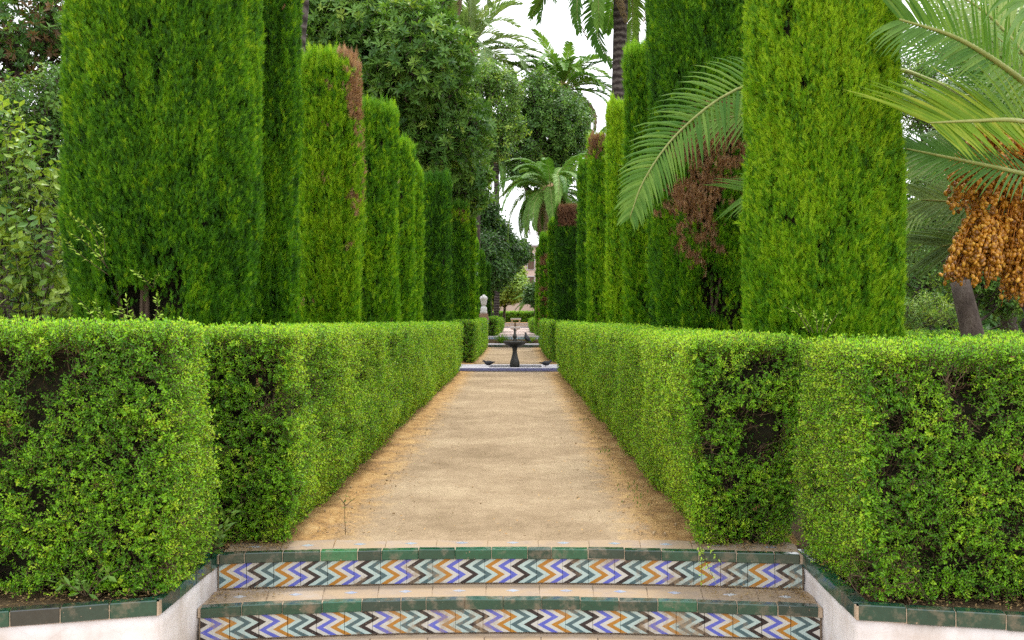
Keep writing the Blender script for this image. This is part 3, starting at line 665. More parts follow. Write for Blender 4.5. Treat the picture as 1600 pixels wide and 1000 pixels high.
link('step_body', step_body(arc1, -.022, 5.93, .026), steps); link('step_body', step_body(arc2, -.2, 5.75, .026), steps); link('step_body', step_body(arc3, -.376, 5.4, .026), steps)
zu = [bevbox(.0708, .008, .067, .0012, M_zig1, 0), bevbox(.0708, .008, .067, .0012, M_zig1, 1)]
zl = [bevbox(.0708, .008, .06, .0012, M_zig2, 0), bevbox(.0708, .008, .06, .0012, M_zig2, 1)]
def slope(arc, x): return math.atan((arc(x+.01)-arc(x-.01))/.02)
for arc, z, ms in ((arc1, -.1225, zu), (arc2, -.3065, zl)):
    n = 22; w_ = (X1-X0)/n
    for i in range(n):
        x = X0+w_*(i+.5); o = link('zigzag_tile', ms[i % 2], steps, Matrix.LocRotScale(Vector((x, arc(x)+.0135+random.uniform(-.001, .001), z+random.uniform(-.001, .001))), Euler((random.uniform(-.012, .012), random.uniform(-.006, .006), slope(arc, x))), None))
for arc, z in ((arc1, -.005), (arc2, -.196), (arc3, -.37)):
    v = []
    for i in range(25):
        x = X0-.005+(X1-X0+.01)*i/24; v += [(x, arc(x)-.009, z-.048), (x, arc(x)-.009, z), (x, arc(x)+.06, z), (x, arc(x)+.06, z-.048)]
    link('mortar_bed', mesh(v, [(i*4+j, i*4+4+j, i*4+4+(j+1) % 4, i*4+(j+1) % 4) for i in range(24) for j in range(4)], M_mortar), steps)
nose = [bevbox(.0992, .032, .027, .004, M_green), bevbox(.0646, .032, .027, .004, M_green)]
for arc, z in ((arc1, -.0275), (arc2, -.2185), (arc3, -.393)):
    x = X0+.002; i = 0
    while x < X1-.03:
        k = 1 if random.random() < .15 else 0; hw = .1 if k == 0 else .0655
        if x+2*hw > X1+.03: k, hw = 1, .0655
        me = nose[k]; c = min(x+hw, X1-hw*.98)
        M_ = Matrix.LocRotScale(Vector((c, arc(c)+.018+random.uniform(-.003, .003), z+random.uniform(-.002, .002))), Euler((random.uniform(-.03, .03), random.uniform(-.01, .01), slope(arc, c))), None)
        link('edging_tile', me, steps, M_); x += 2*hw
def _pink(t, o):
    s = N(t); oi = s.n('ShaderNodeObjectInfo'); v = s.pos(); a = s.noise(v, 24, 6, .7); b = s.noise(v, 5, 4)
    c = s.ramp(s.math('ADD', s.math('MULTIPLY', oi.outputs['Random'], .4), s.math('MULTIPLY', a, .6)), [(.25, (.25, .19, .145)), (.5, (.31, .245, .19)), (.75, (.37, .31, .26))])
    c = s.mix(s.ramp(s.math('ADD', s.math('MULTIPLY', b, .6), s.math('MULTIPLY', a, .4)), [(.38, (0, 0, 0)), (.54, (.95, .95, .95))]), c, (.34, .25, .16))
    s.l(s.bsdf(c, .85, .25, a, .3, .005).outputs[0], o.inputs[0])
M_pink = mat('worn clay tile', _pink)
M_lozenge = glaze('pale blue inlay', [(0, (.32, .38, .5)), (1, (.5, .55, .6))], .9)
ft = bevbox(.142, .12, .008, .002, M_pink)
loz = mesh([(-.036, 0, 0), (0, -.026, 0), (.036, 0, 0), (0, .026, 0), (-.036, 0, .0015), (0, -.026, .0015), (.036, 0, .0015), (0, .026, .0015)], [(4, 5, 6, 7), (0, 1, 5, 4), (1, 2, 6, 5), (2, 3, 7, 6), (3, 0, 4, 7)], M_lozenge)
for arc, z, yo in ((arc1, -.004, .165), (arc2, -.192, .165), (arc3, -.368, .165)):
    for i in range(11):
        x = X0+.006+.2865*(i+.5); M_ = Matrix.LocRotScale(Vector((x, arc(x)+yo+.005, z-.008)), Euler((random.uniform(-.01, .01), random.uniform(-.008, .008), slope(arc, x))), None)
        t_ = link('floor_tile', ft, steps, M_)
        link('diamond_inlay', loz, steps, M_ @ Matrix.Translation((0, -.01, .0078)))

# ------------------------------------------------------------------ white retaining walls with green capping
def _plaster(t, o):
    s = N(t); v = s.pos(); a = s.noise(v, 3, 6, .6); b = s.noise(v, 18, 8, .75); g = s.noise(s.pos((1, 1, .3)), 7, 5)
    c = s.ramp(a, [(.3, (.62, .58, .57)), (.6, (.76, .73, .73)), (.8, (.8, .78, .79))])
    c = s.mix(s.ramp(g, [(.5, (0, 0, 0)), (.72, (.7, .7, .7))]), c, (.48, .41, .35)); sz_ = s.n('ShaderNodeSeparateXYZ'); s.l(s.pos(), sz_.inputs[0]); c = s.mix(s.ramp(s.math('ADD', s.math('MULTIPLY', sz_.outputs[2], 1.2), s.math('ADD', s.math('MULTIPLY', a, .5), .35)), [(.05, (.65, .65, .65)), (.3, (0, 0, 0))]), c, (.42, .32, .22)); cr = s.n('ShaderNodeTexVoronoi', feature='DISTANCE_TO_EDGE'); cr.inputs['Scale'].default_value = 4.5; s.l(s.mix(.12, s.pos(), s.n('ShaderNodeTexNoise').outputs['Color'] if False else s.pos((1.3, 1.3, 1.3))), cr.inputs['Vector']); c = s.mix(s.ramp(cr.outputs['Distance'], [(0, (.16, .16, .16)), (.008, (0, 0, 0))]), c, (.3, .25, .22)); c = s.mix(.3, c, s.ramp(b, [(.3, (.75, .75, .75)), (.6, (1.05, 1.05, 1.05))]), 'MULTIPLY')
    s.l(s.bsdf(c, .92, .15, b, .3, .01).outputs[0], o.inputs[0])
M_plaster = mat('whitewashed plaster', _plaster)
cap = bevbox(.0988, .035, .0345, .004, M_green); capd = bevbox(.0988, .035, .0345, .004, M_black)
def retaining(label, side):
    root = empty('retaining_wall', (-1.66 if side < 0 else 1.58, 4.7, G0)); tag(root, label, 'wall', kind='thing')
    xe = -1.6 if side < 0 else 1.55; xc = -1.6 if side < 0 else 1.51; xo = -6 if side < 0 else 6
    A = Vector((xe, 5.62, 0)); B = Vector((xc, wall_line(xc), 0)); D = Vector((xo, wall_line(xo), 0))
    # plastered body: cheek beside the steps, rounded corner, long front
    line = [A.lerp(B, t) for t in [i/12 for i in range(13)]]+[B.lerp(D, t) for t in [i/40 for i in range(1, 41)]]
    v = []; nz = 8
    for i, p in enumerate(line):
        q0, q1 = line[max(0, i-1)], line[min(len(line)-1, i+1)]; tg = (q1-q0).normalized(); nn = Vector((tg.y, -tg.x, 0))
        if nn.dot(Vector((0-p.x, 2-p.y, 0))) < 0: nn = -nn
        for j in range(nz+1):
            z = G0-.05+(-.06-G0+.05)*j/nz; off = float(vnoise([[p.x, p.y, z]], 3, 2)[0]-.5)*.03+float(vnoise([[p.x, p.y, z]], 9, 3)[0]-.5)*.012-.012
            v.append(p+nn*off*(1 if j < nz else .5)+Vector((0, 0, z)))
        v.append(p-nn*.09+Vector((0, 0, -.06))); v.append(p-nn*.09+Vector((0, 0, G0-.05)))
    k = nz+3; f = [(i*k+j, (i+1)*k+j, (i+1)*k+j+1, i*k+j+1) for i in range(len(line)-1) for j in range(k-1)]
    link('plaster', mesh(v, f, M_plaster, True), root)
    for P0, P1, sz in ((A, B, 0), (B, D, 1)):
        L = (P1-P0).length; tg = (P1-P0)/L; ang = math.atan2(tg.y, tg.x); nn = Vector((tg.y, -tg.x, 0))
        if nn.dot(Vector((0-P0.x, 2-P0.y, 0))) < 0: nn = -nn
        mb_ = MB(); mb_.box((0, 0, 0), (L/2, .031, .031), Matrix.LocRotScale(P0.lerp(P1, .5)-nn*.03+Vector((0, 0, -.036)), Euler((0, 0, ang)), None)); mb_.build('mortar_bed', M_mortar, root)
        s = .1 if sz == 0 else .115; n = int((L-s*.4)/.2)+(0 if sz == 0 else 1)
        for i in range(n):
            d = (.1+.2*i+.0) if sz == 0 else (.108+.201*i)
            if sz == 0: d = (i+.5)*(L-.03)/n
            dark = side < 0 and sz and i == 2
            M_ = Matrix.LocRotScale(P0+tg*d-nn*.03+Vector((0, 0, -.0335+random.uniform(-.002, .002))), Euler((random.uniform(-.02, .02), random.uniform(-.01, .01), ang+random.uniform(-.01, .01))), Vector((1 if sz else (L-.03)/n/.2, 1, 1)))
            o = link('cap_tile', capd if dark else cap, root, M_)
            if dark: o['label'] = 'black glazed cap tile'
    return root
retaining('whitewashed retaining wall with green cap tiles and one black cap tile', -1)
retaining('whitewashed retaining wall with all green cap tiles, on the date palm side', 1)

# ------------------------------------------------------------------ hedges
HN = 'clipped hedges lining the path'
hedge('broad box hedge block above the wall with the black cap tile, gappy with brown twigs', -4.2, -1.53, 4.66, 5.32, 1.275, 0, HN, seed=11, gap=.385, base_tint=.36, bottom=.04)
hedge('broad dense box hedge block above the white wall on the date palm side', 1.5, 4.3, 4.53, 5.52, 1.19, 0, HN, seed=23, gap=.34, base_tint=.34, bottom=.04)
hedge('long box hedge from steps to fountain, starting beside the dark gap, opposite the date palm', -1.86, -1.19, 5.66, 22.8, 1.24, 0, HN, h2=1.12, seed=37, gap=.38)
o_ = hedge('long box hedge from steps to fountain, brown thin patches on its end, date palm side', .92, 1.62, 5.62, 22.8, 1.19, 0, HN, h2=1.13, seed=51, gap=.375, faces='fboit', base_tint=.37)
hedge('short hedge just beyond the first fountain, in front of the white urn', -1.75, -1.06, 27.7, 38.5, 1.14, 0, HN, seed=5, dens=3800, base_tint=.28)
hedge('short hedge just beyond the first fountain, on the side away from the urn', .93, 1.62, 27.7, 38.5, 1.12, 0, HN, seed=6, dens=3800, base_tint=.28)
for i, (y0, y1) in enumerate(((48.5, 54.5), (56.5, 66))):
    for sx, nm in ((-1, 'urn'), (1, 'date palm')):
        a, b = (.86, 1.6) if i == 0 else (.8, 1.5)
        x0, x1 = (-b, -a) if sx < 0 else (a+.15, b+.15)
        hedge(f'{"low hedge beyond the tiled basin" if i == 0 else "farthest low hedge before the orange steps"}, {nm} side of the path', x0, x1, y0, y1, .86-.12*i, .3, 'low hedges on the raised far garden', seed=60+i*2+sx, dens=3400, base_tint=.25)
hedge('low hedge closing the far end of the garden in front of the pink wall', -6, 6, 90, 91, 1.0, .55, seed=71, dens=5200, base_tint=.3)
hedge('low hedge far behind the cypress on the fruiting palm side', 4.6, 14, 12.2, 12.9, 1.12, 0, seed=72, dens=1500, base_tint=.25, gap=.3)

# ------------------------------------------------------------------ cypress columns
CG = 'clipped cypress columns'
def gap_low(z0, z1, x0, x1, cx, cy, lo=-9):
    return lambda P, th: np.where((P[:, 2] > z0) & (P[:, 2] < z1) & (P[:, 0]-cx > x0) & (P[:, 0]-cx < x1), .8, -.3)
column('broadest cypress column, dark in the middle, bare stems at its foot, beside large leaved shrub', -2.59, 7.6, .71, 5.2, 1, 2.4, .33, skirt=(2.0, .16))
column('cypress column half hidden behind the broadest one, in front of the pale palm trunk', -2.43, 9.4, .46, 5.0, 2, 2.6, .28, brown=gap_low(3.2, 3.9, .15, .5, 0, 0))
column('cypress column with a ragged brown top corner, beside the mottled palm trunk', -2.16, 12, .385, 4.30, 3, 4.0, .5, brown=lambda P, th: np.where((P[:, 2] > 3.15) & (P[:, 0] > -2.02+(4.1-P[:, 2])*.22), .6, np.where((P[:, 0] > -1.88) & (P[:, 2] > 2.4), .3, -.2)), spikes=.2, dry=(.76, 1))
column('even green cypress column, second behind the one with the ragged brown corner', -2.08, 15, .36, 4.36, 4, 4.5, .42, brown=gap_low(2.2, 2.8, -.4, -.1, -2.08, 0))
column('slim green cypress column under the dark glossy tree, with a shorter one close behind', -2.17, 18.5, .36, 4.40, 5, 4, .38)
column('narrow cypress column squeezed before the dark shaggy one', -2.19, 21, .3, 4.27, 6, 4, .44)
column('dark shaggy cypress column with outward growing sprays', -1.92, 25, .36, 4.6, 7, 4, .16, spikes=.25)
column('dark cypress column with brown band under its green top, urn side', -1.58, 29, .27, 4.40, 8, 5, .2, brown=lambda P, th: np.where((P[:, 2] > 3.85) & (P[:, 2] < 4.25), .7, -.4), dry=(.6, .75))
column('thin cypress column just behind the brown banded dark one', -1.44, 32, .2, 4.50, 9, 3, .4)
column('thin short cypress column nearest the white urn', -1.56, 38, .2, 4.0, 10, 3, .35)
column('small dull cypress column behind the white urn', -1.45, 43, .18, 3.85, 12, 3, .25)
column('last very dark cypress column behind the urn', -1.4, 50, .19, 3.75, 13, 3, .06)
column('brightest yellow green broad cypress column, right before the arching palm frond', 2.1, 7, .53, 5.2, 21, 2.3, .54)
column('broad cypress column with large dead brown patch and bare stems, behind the palm frond', 2.01, 10.5, .66, 5.4, 22, 2.3, .26, skirt=(2.4, .1),
       brown=lambda P, th: np.where((P[:, 2] > 1.35) & (P[:, 2] < 3.35), 1.05-np.clip(2.3-P[:, 2], 0, 1)*.75-1.7*np.abs(P[:, 0]-1.86+(P[:, 2]-2.6)*-.12)-.35*np.abs(P[:, 2]-2.55), -.3), dry=(.8, 1))
column('tall slim cypress column close before the brown patched one, next to two palm trunks', 1.64, 13.2, .25, 4.75, 23, 4, .4)
column('bright slim cypress column under the tall palm trunk', 1.66, 15.8, .26, 4.55, 24, 4, .56)
column('cypress column with brownish rim on its flat top, beside the small far palm', 1.61, 19, .28, 4.55, 25, 5, .46, brown=lambda P, th: np.where(P[:, 2] > 4.05, .5, -.3), dry=(.66, .85))
column('thin green cypress column before the one with the dark brown top', 1.57, 22.5, .2, 4.62, 26, 3, .34)
column('wide dark cypress column with a bare dark brown top', 1.56, 29, .42, 4.35, 27, 5, .12, brown=lambda P, th: np.where((P[:, 2] > 3.75) & (P[:, 0] > 1.22), 1.3, -.6), spikes=.1, dry=(.72, .8))
column('thin cypress column between the brown topped one and the brown speckled one', 1.32, 33, .25, 4.3, 28, 3, .33)
column('thin cypress column speckled with brown along its length', 1.09, 38, .2, 4.2, 29, 3, .33, brown=lambda P, th: np.where(P[:, 2] < 3.5, .35, -.3))
column('last thin cypress column on the date palm side', 1.07, 44, .18, 4.05, 30, 3, .4)

# ------------------------------------------------------------------ trees and shrubs behind the columns
random.seed(21)
tree('loquat_tree', 'big dark glossy leaved tree with whorled leaves, rising behind the slim green cypress columns', 'tree', (-4.2, 28, 0),
     [lob(560, 50, 28, 105), lob(650, 100, 27, 95), lob(690, 205, 28, 78), lob(600, 190, 28, 90), lob(500, 60, 29, 80), lob(720, 280, 30, 50), lob(530, 190, 29, 80), lob(640, 10, 29, 70)], 'ros', 62, 1.15, .42, 31, .4, .3, up=.6)
tree('light_leaved_tree', 'mid green airy tree below the far palm with the brown heart, beside the sky gap', 'tree', (-1.9, 46, 0),
     [lob(770, 150, 46, 48), lob(735, 130, 47, 45), lob(760, 215, 46, 42), lob(725, 210, 45, 50), lob(790, 200, 47, 30)], 'broad', 42, 2.0, .46, 32, .49, .16)
tree('fig_tree', 'dark green tree with bits of sky showing through, in front of the lone palm', 'tree', (1.6, 52, 0),
     [lob(860, 190, 52, 62, 58), lob(835, 150, 52, 40), lob(880, 215, 52, 45), lob(825, 250, 53, 42), lob(855, 265, 53, 42), lob(815, 205, 53, 30)], 'broad', 46, 2.1, .36, 33, .5, .18)
tree('dark_laurel', 'dark leafy tree filling the space beneath the sky gap at the end of the row', 'tree', (-1.6, 62, 0),
     [lob(738, 335, 60, 40), lob(765, 372, 61, 34), lob(785, 400, 62, 30), lob(745, 410, 58, 50), lob(808, 395, 64, 20), lob(725, 290, 60, 28)], 'broad', 60, 2.5, .24, 34, .38, .2)
tree('lime_tree', 'bright yellow green low tree at the very end of the path', 'tree', (-.9, 84, .3),
     [lob(795, 450, 84, 30, 22), lob(775, 425, 85, 26), lob(812, 455, 83, 14), lob(770, 460, 84, 20), lob(800, 432, 86, 20)], 'broad', 70, 2.8, .66, 35, .36, .12)
tree('dark_laurel', 'dark tree in front of the tall cream building, below the small far palm', 'tree', (2.2, 70, .3),
     [lob(860, 400, 70, 14, 46), lob(836, 462, 70, 14, 16), lob(880, 350, 74, 26), lob(900, 420, 72, 40)], 'broad', 60, 2.6, .2, 36, .38, .14)
tree('magnolia_tree', 'brownish green tree with bent dark limbs, high up beside the broadest cypress', 'tree', (-8.6, 17, 0),
     [lob(40, 50, 17, 75), lob(95, 20, 17.5, 70), lob(0, 110, 17, 70), lob(110, 90, 17.5, 45), lob(-60, 40, 17, 90), lob(180, 20, 18, 80)], 'ros', 60, .7, .3, 37, .46, .16, dead=.3)
tree('orange_tree', 'dense dark green small leaved tree between the big leaved shrub and the brownish tree', 'tree', (-6.2, 14, 0),
     [lob(60, 165, 14, 65, 50), lob(110, 150, 14.3, 50), lob(0, 220, 14, 80), lob(110, 250, 14.2, 70), lob(-70, 200, 14, 90), lob(60, 330, 14.4, 90)], 'broad', 75, .9, .4, 38, .33, .1)
tree('large_leaved_shrub', 'light green shrub with large oval leaves beside the broadest cypress column', 'shrub', (-4.6, 9.3, 0),
     [lob(55, 290, 9.4, 50, 75), lob(20, 220, 9.5, 45), lob(60, 400, 9.2, 55, 65), lob(-20, 350, 9.3, 60, 110), lob(85, 470, 9.2, 40, 50), lob(0, 470, 9.2, 60, 50)], 'big', 46, .8, .6, 39, .42, .03, up=.9)
tree('understorey_shrub', 'pale leafed shrub glimpsed between the palm trunk and the ragged brown cornered cypress', 'shrub', (-5.2, 21, 0),
     [lob(400, 430, 21, 80, 90), lob(470, 400, 22, 55, 110), lob(460, 480, 20, 50, 40), lob(300, 440, 21, 90, 90), lob(520, 440, 23, 60, 80)], 'broad', 60, 1.4, .38, 40, .36, .06)
tree('understorey_tree', 'dark low tree behind the slim cypress columns under the glossy tree', 'tree', (-4.4, 33, 0),
     [lob(640, 330, 33, 70, 80), lob(700, 330, 34, 40, 60), lob(560, 350, 33, 70, 90), lob(690, 430, 33, 45, 60), lob(600, 450, 33, 80, 50)], 'broad', 55, 1.8, .22, 41, .36, .12)
tree('olive_tree', 'airy light green tree with sky showing through, behind the date palm fronds', 'tree', (8.4, 17, 0),
     [lob(1480, 140, 17, 60), lob(1560, 130, 17.5, 70), lob(1530, 60, 17, 60), lob(1620, 60, 17.5, 90), lob(1440, 170, 17, 40), lob(1600, 220, 17, 80), lob(1500, 220, 17.2, 55), lob(1420, 120, 17.6, 45)], 'narrow', 85, 1.25, .46, 42, .45, .12)
tree('garden_shrub', 'mid green shrubs mass behind the forked dark trunk', 'shrub', (6.6, 16, 0),
     [lob(1440, 330, 16, 70, 80), lob(1500, 300, 16.5, 70), lob(1440, 440, 15.5, 60, 60), lob(1530, 430, 16.5, 60, 60), lob(1590, 450, 16, 50, 60), lob(1640, 340, 16, 90, 110)], 'broad', 75, .95, .44, 43, .36, .06)
tree('old_forked_tree', 'old tree with thick dark forked trunk standing under the orange date clusters', 'tree', at(1526, 0, 11.6)*1.0-Vector((0, 0, at(1526, 0, 11.6).z)),
     [lob(1600, 380, 12.2, 60, 50), lob(1480, 385, 12.6, 45, 35), lob(1640, 300, 12.6, 70, 70)], 'broad', 50, .9, .3, 44, .42, .13, fork=at(1500, 440, 11.7))
tree('garden_shrub', 'small pale variegated shrub low behind the hedge, beneath the date palm fronds', 'shrub', (4.6, 13.4, 0),
     [lob(1450, 485, 13.6, 38, 22), lob(1500, 490, 13.8, 22, 22), lob(1415, 495, 13.6, 30, 22)], 'narrow', 110, .8, .58, 45, .36, .02)
tree('dark_laurel', 'tall dark tree behind the brown patched cypress, hidden by the columns', 'tree', (5.2, 26, 0),
     [lob(1130, 200, 26, 90), lob(1200, 100, 26, 90), lob(1050, 420, 26, 60, 80), lob(1150, 380, 26, 90, 120)], 'broad', 34, 1.6, .26, 46, .4, .16)
# far wood that closes the garden on both sides
def wood(name, x0, x1, y0, y1, h, seed, n):
    p = np.stack([rng.uniform(x0, x1, n), rng.uniform(y0, y1, n), rng.random(n)**.8*h], 1)
    top = h*(.55+.5*vnoise(np.stack([p[:, 0], p[:, 1], p[:, 0]*0], 1), .16, seed)); p[:, 2] *= top/h
    g = vnoise(p, .45, seed+1)*.6+vnoise(p, 1.3, seed+2)*.4; k = g > .42; p = p[k]; n = len(p)
    d = rng.normal(0, .6, (n, 3))+np.array([[0, -.3, .6]]); o = foliage(name, 'broad', p, d, 4.5*rng.uniform(.8, 1.2, n), np.clip(.28+(g[k]-.5)*.7, 0, .69))
    tag(o, kind='stuff'); return o
wood('far_wood', -60, -5, 62, 78, 8.5, 81, 15000); wood('far_wood', 5, 60, 66, 80, 8.5, 82, 15000)
wood('far_wood', -34, -9.5, 24, 60, 6.5, 83, 13000); wood('far_wood', 10, 34, 22, 60, 6.0, 84, 13000)

# ------------------------------------------------------------------ palms
frondset('far', L=3.2, nl=46, lf=.5, w=.062, droop=.25, vee=.5, mats=[M_frond, M_rachis], arch=.8)
frondset('grey', L=3.2, nl=46, lf=.5, w=.06, droop=.2, vee=.45, mats=[M_frondg, M_rachis], arch=.75)
frondset('drooping', L=3.2, nl=50, lf=.55, w=.06, droop=.6, vee=.2, mats=[M_frond, M_rachis], arch=1.15)
frondset('dead', L=2.6, nl=30, lf=.4, w=.04, droop=1.1, vee=.0, mats=[M_fronddead, M_fronddead], arch=1.3)
def palm_at(label, px, py, d, r, key, scale, **k):
    c = at(px, py, d); return palm(label, (c.x+k.pop('dx', 0), d+k.pop('dy', 0), 0), c, r, key, scale, **k)
palm_at('tall date palm crown with brown heart above the light green tree', 728, 85, 58, .3, 'grey', 1.5, n=50, dead=8, seed=3)
palm_at('lone date palm crown against the white sky above the tree with sky gaps', 878, 140, 58, .28, 'far', 1.2, n=52, dead=12, seed=6, el=(-60, 66))
palm_at('small drooping grey green palm with dry lower fronds above the brown topped cypress', 862, 300, 43, .24, 'drooping', .84, n=46, dead=16, seed=8, el=(-60, 70))
palm_at('tallest date palm, its dark trunk against the sky and drooping frond tips overhead', 972, -92, 30, .2, 'far', 1.2, n=36, dead=4, seed=11, el=(-70, 60), dx=-.25)
palm_at('slender curved palm trunk close behind the tallest date palm', 982, -130, 42, .13, 'far', .9, n=24, dead=4, seed=13, dx=.9)
palm_at('palm with pale mottled trunk between the broad cypress and the ragged brown cornered one', 468, -330, 16, .135, 'grey', 1.0, n=30, dead=4, seed=14, dx=-.06)
palm_at('grey green palm with fronds hanging over the glossy dark tree', 655, -75, 33, .25, 'grey', 1.15, n=40, dead=5, seed=16, el=(-65, 60), dx=-.6)
palm_at('low young palm with arching fronds at the end of the path', 838, 478, 74, .12, 'far', .62, n=22, dead=0, seed=18, el=(0, 70))
palm_at('palm top peeping between the far wood and the cypress tops', 930, 235, 70, .2, 'far', .7, n=24, dead=2, seed=19)
palm_at('palm half hidden in the sky gap behind the dark leafy tree', 775, 250, 75, .2, 'drooping', .8, n=24, dead=2, seed=20)

# near date palm with fruit
random.seed(44)
crown = at(1665, 235, 8.0); np_root = empty('fruiting_date_palm', (crown.x, crown.y+.1, 0)); tag(np_root, 'near date palm with long green fronds and hanging clusters of orange dates', 'palm tree')
m = MB(); m.tube(catmull([(crown.x, crown.y+.1, -.05), (crown.x+.03, crown.y+.05, 1.2), tuple(crown-Vector((0, 0, .2)))], 30), [.3*(1.1 if i % 2 else .97) for i in range(31)], 16); m.build('trunk', M_ptrunk, np_root, True)
m = MB(); m.lathe([(.05, -.5), (.3, -.42), (.33, -.15), (.26, .15), (.06, .35)], tuple(crown), 16); m.build('leaf_bases', noisy('leaf base fibre', [(.3, (.12, .07, .03)), (.7, (.3, .19, .08))], 12), np_root)
def near_frond(ctrl, nl, L, sweep, vee, up, droop, w, singles, mats_=None, first=.1, ends=.4, r0=.02, jit=.12):
    pts = catmull([at(*c) for c in ctrl], 24); m = MB(); m.tube(pts, [r0*(1-.75*i/24) for i in range(25)], 6); ml = mats_ or M_frond
    fr = m.build('frond', M_rachis, np_root, True)
    geo = frond_geo(pts, nl, L, sweep, vee, Vector(up).normalized(), droop, w, jit, first, ends, 3)
    if singles:
        for sp, ww, tg in geo:
            v, f = leaflet_mesh_data(sp, ww, tg); o = bpy.data.objects.new('leaflet', mesh(v, f, ml, True)); C.objects.link(o); o.parent = fr; o.matrix_parent_inverse = Matrix.Identity(4)
    else:
        m = MB()
        for sp, ww, tg in geo: m.add(*leaflet_mesh_data(sp, ww, tg))
        o = bpy.data.objects.new('leaflets', m.mesh(ml, True)); C.objects.link(o); o.parent = fr; o['kind'] = 'stuff'
    return fr
near_frond([(1640, 225, 8.3), (1420, 112, 8.9), (1270, 110, 9.0), (1150, 140, 8.9), (1062, 205, 8.7), (1008, 278, 8.5), (984, 340, 8.4)], 64, .46, .45, .1, (.15, -1, .25), .14, .03, True, first=.22, ends=.3)
near_frond([(1640, 240, 8.6), (1420, 165, 9.2), (1260, 158, 9.3), (1165, 178, 9.2), (1095, 192, 9.1)], 34, .5, 1.0, .2, (.1, -1, .35), .1, .028, False, first=.2, ends=.7)
near_frond([(1640, 260, 8.9), (1420, 260, 9.3), (1260, 285, 9.3), (1170, 300, 9.2)], 26, .5, 1.5, .1, (.1, -1, .2), .05, .03, False, first=.2, ends=.9)
near_frond([(1700, 215, 7.4), (1600, 128, 6.8), (1500, 62, 6.6), (1405, 30, 6.5)], 46, .42, .6, .25, (0, -1, .1), .12, .024, True, M_frond, first=.1, ends=.8, r0=.03)
near_frond([(1690, 220, 7.3), (1600, 190, 6.5), (1520, 189, 6.35), (1452, 192, 6.3)], 40, .56, 1.15, .12, (0, -1, .15), .05, .028, True, M_frondb, first=.1, ends=(1.0, -.9, -1), r0=.022)
near_frond([(1700, 300, 7.3), (1600, 272, 6.8), (1500, 250, 6.7), (1414, 232, 6.7)], 38, .34, .9, .1, (0, -1, .5), .1, .024, False, M_frond, first=.05, ends=.7, r0=.022)
near_frond([(1690, 330, 8.2), (1580, 316, 8.0), (1500, 315, 7.9), (1440, 312, 7.9)], 22, .42, 1.2, .1, (0, -1, .2), .1, .028, False, M_frondg, first=.1, ends=.9)
near_frond([(1680, 360, 8.2), (1590, 360, 8.1), (1520, 375, 8.0), (1470, 385, 8.0)], 24, .5, 1.5, .1, (0, -1, .3), .05, .026, False, M_frondg, first=.1, ends=1)
near_frond([(1680, 330, 8.4), (1580, 290, 8.6), (1500, 262, 8.7), (1420, 250, 8.8)], 30, .45, .8, .1, (0, -1, .2), .1, .028, False, M_frondg)
near_frond([(1700, 190, 7.0), (1640, 60, 6.3), (1590, -20, 6.0), (1540, -90, 5.9)], 34, .5, .6, .2, (0, -1, .2), .2, .032, False, M_frond)
near_frond([(1690, 215, 7.6), (1620, 110, 7.3), (1540, 20, 7.2), (1440, -40, 7.1)], 36, .5, .6, .2, (0, -1, .1), .2, .03, False, M_frondg)
near_frond([(1700, 170, 8.2), (1690, 0, 8.2), (1650, -160, 8.0), (1560, -260, 8.0)], 40, .5, .5, .3, (0, -1, .1), .1, .03, False)
near_frond([(1700, 170, 8.4), (1800, 20, 8.4), (1960, -60, 8.6), (2150, 60, 8.8)], 40, .5, .5, .3, (0, -.2, 1), .1, .03, False)
near_frond([(1700, 200, 8.2), (1820, 150, 7.4), (1960, 160, 6.6), (2100, 300, 6.0)], 40, .5, .5, .3, (0, -.2, 1), .1, .03, False)
near_frond([(1680, 190, 8.6), (1620, 60, 10.0), (1560, 20, 11.2), (1500, 80, 12)], 40, .5, .5, .3, (0, .2, 1), .1, .03, False, M_frondg)
for a_, (tx, ty, td, nl_, sg_) in enumerate(((1395, 60, 8.6, 46, 0), (1420, 150, 9.0, 44, 1), (1450, 0, 8.2, 44, 0), (1415, 345, 8.8, 40, 1), (1425, 395, 8.4, 40, 1), (1500, -60, 7.9, 44, 0), (1560, 60, 6.9, 44, 0), (1450, 215, 9.4, 40, 1))):
    cy_ = (235+ty)/2-(40 if ty < 235 else 15)
    near_frond([(1665, 225, 8.2), (1600, (225*2+cy_)/3, 8.2+(td-8.2)*.2), ((1665+tx)/2, cy_, (8.2+td)/2), (tx, ty, td)], nl_, .46, .75, .15, (.1*sg_, -1, .35), .16, .024, False, M_frondg if sg_ else M_frond, r0=.018)
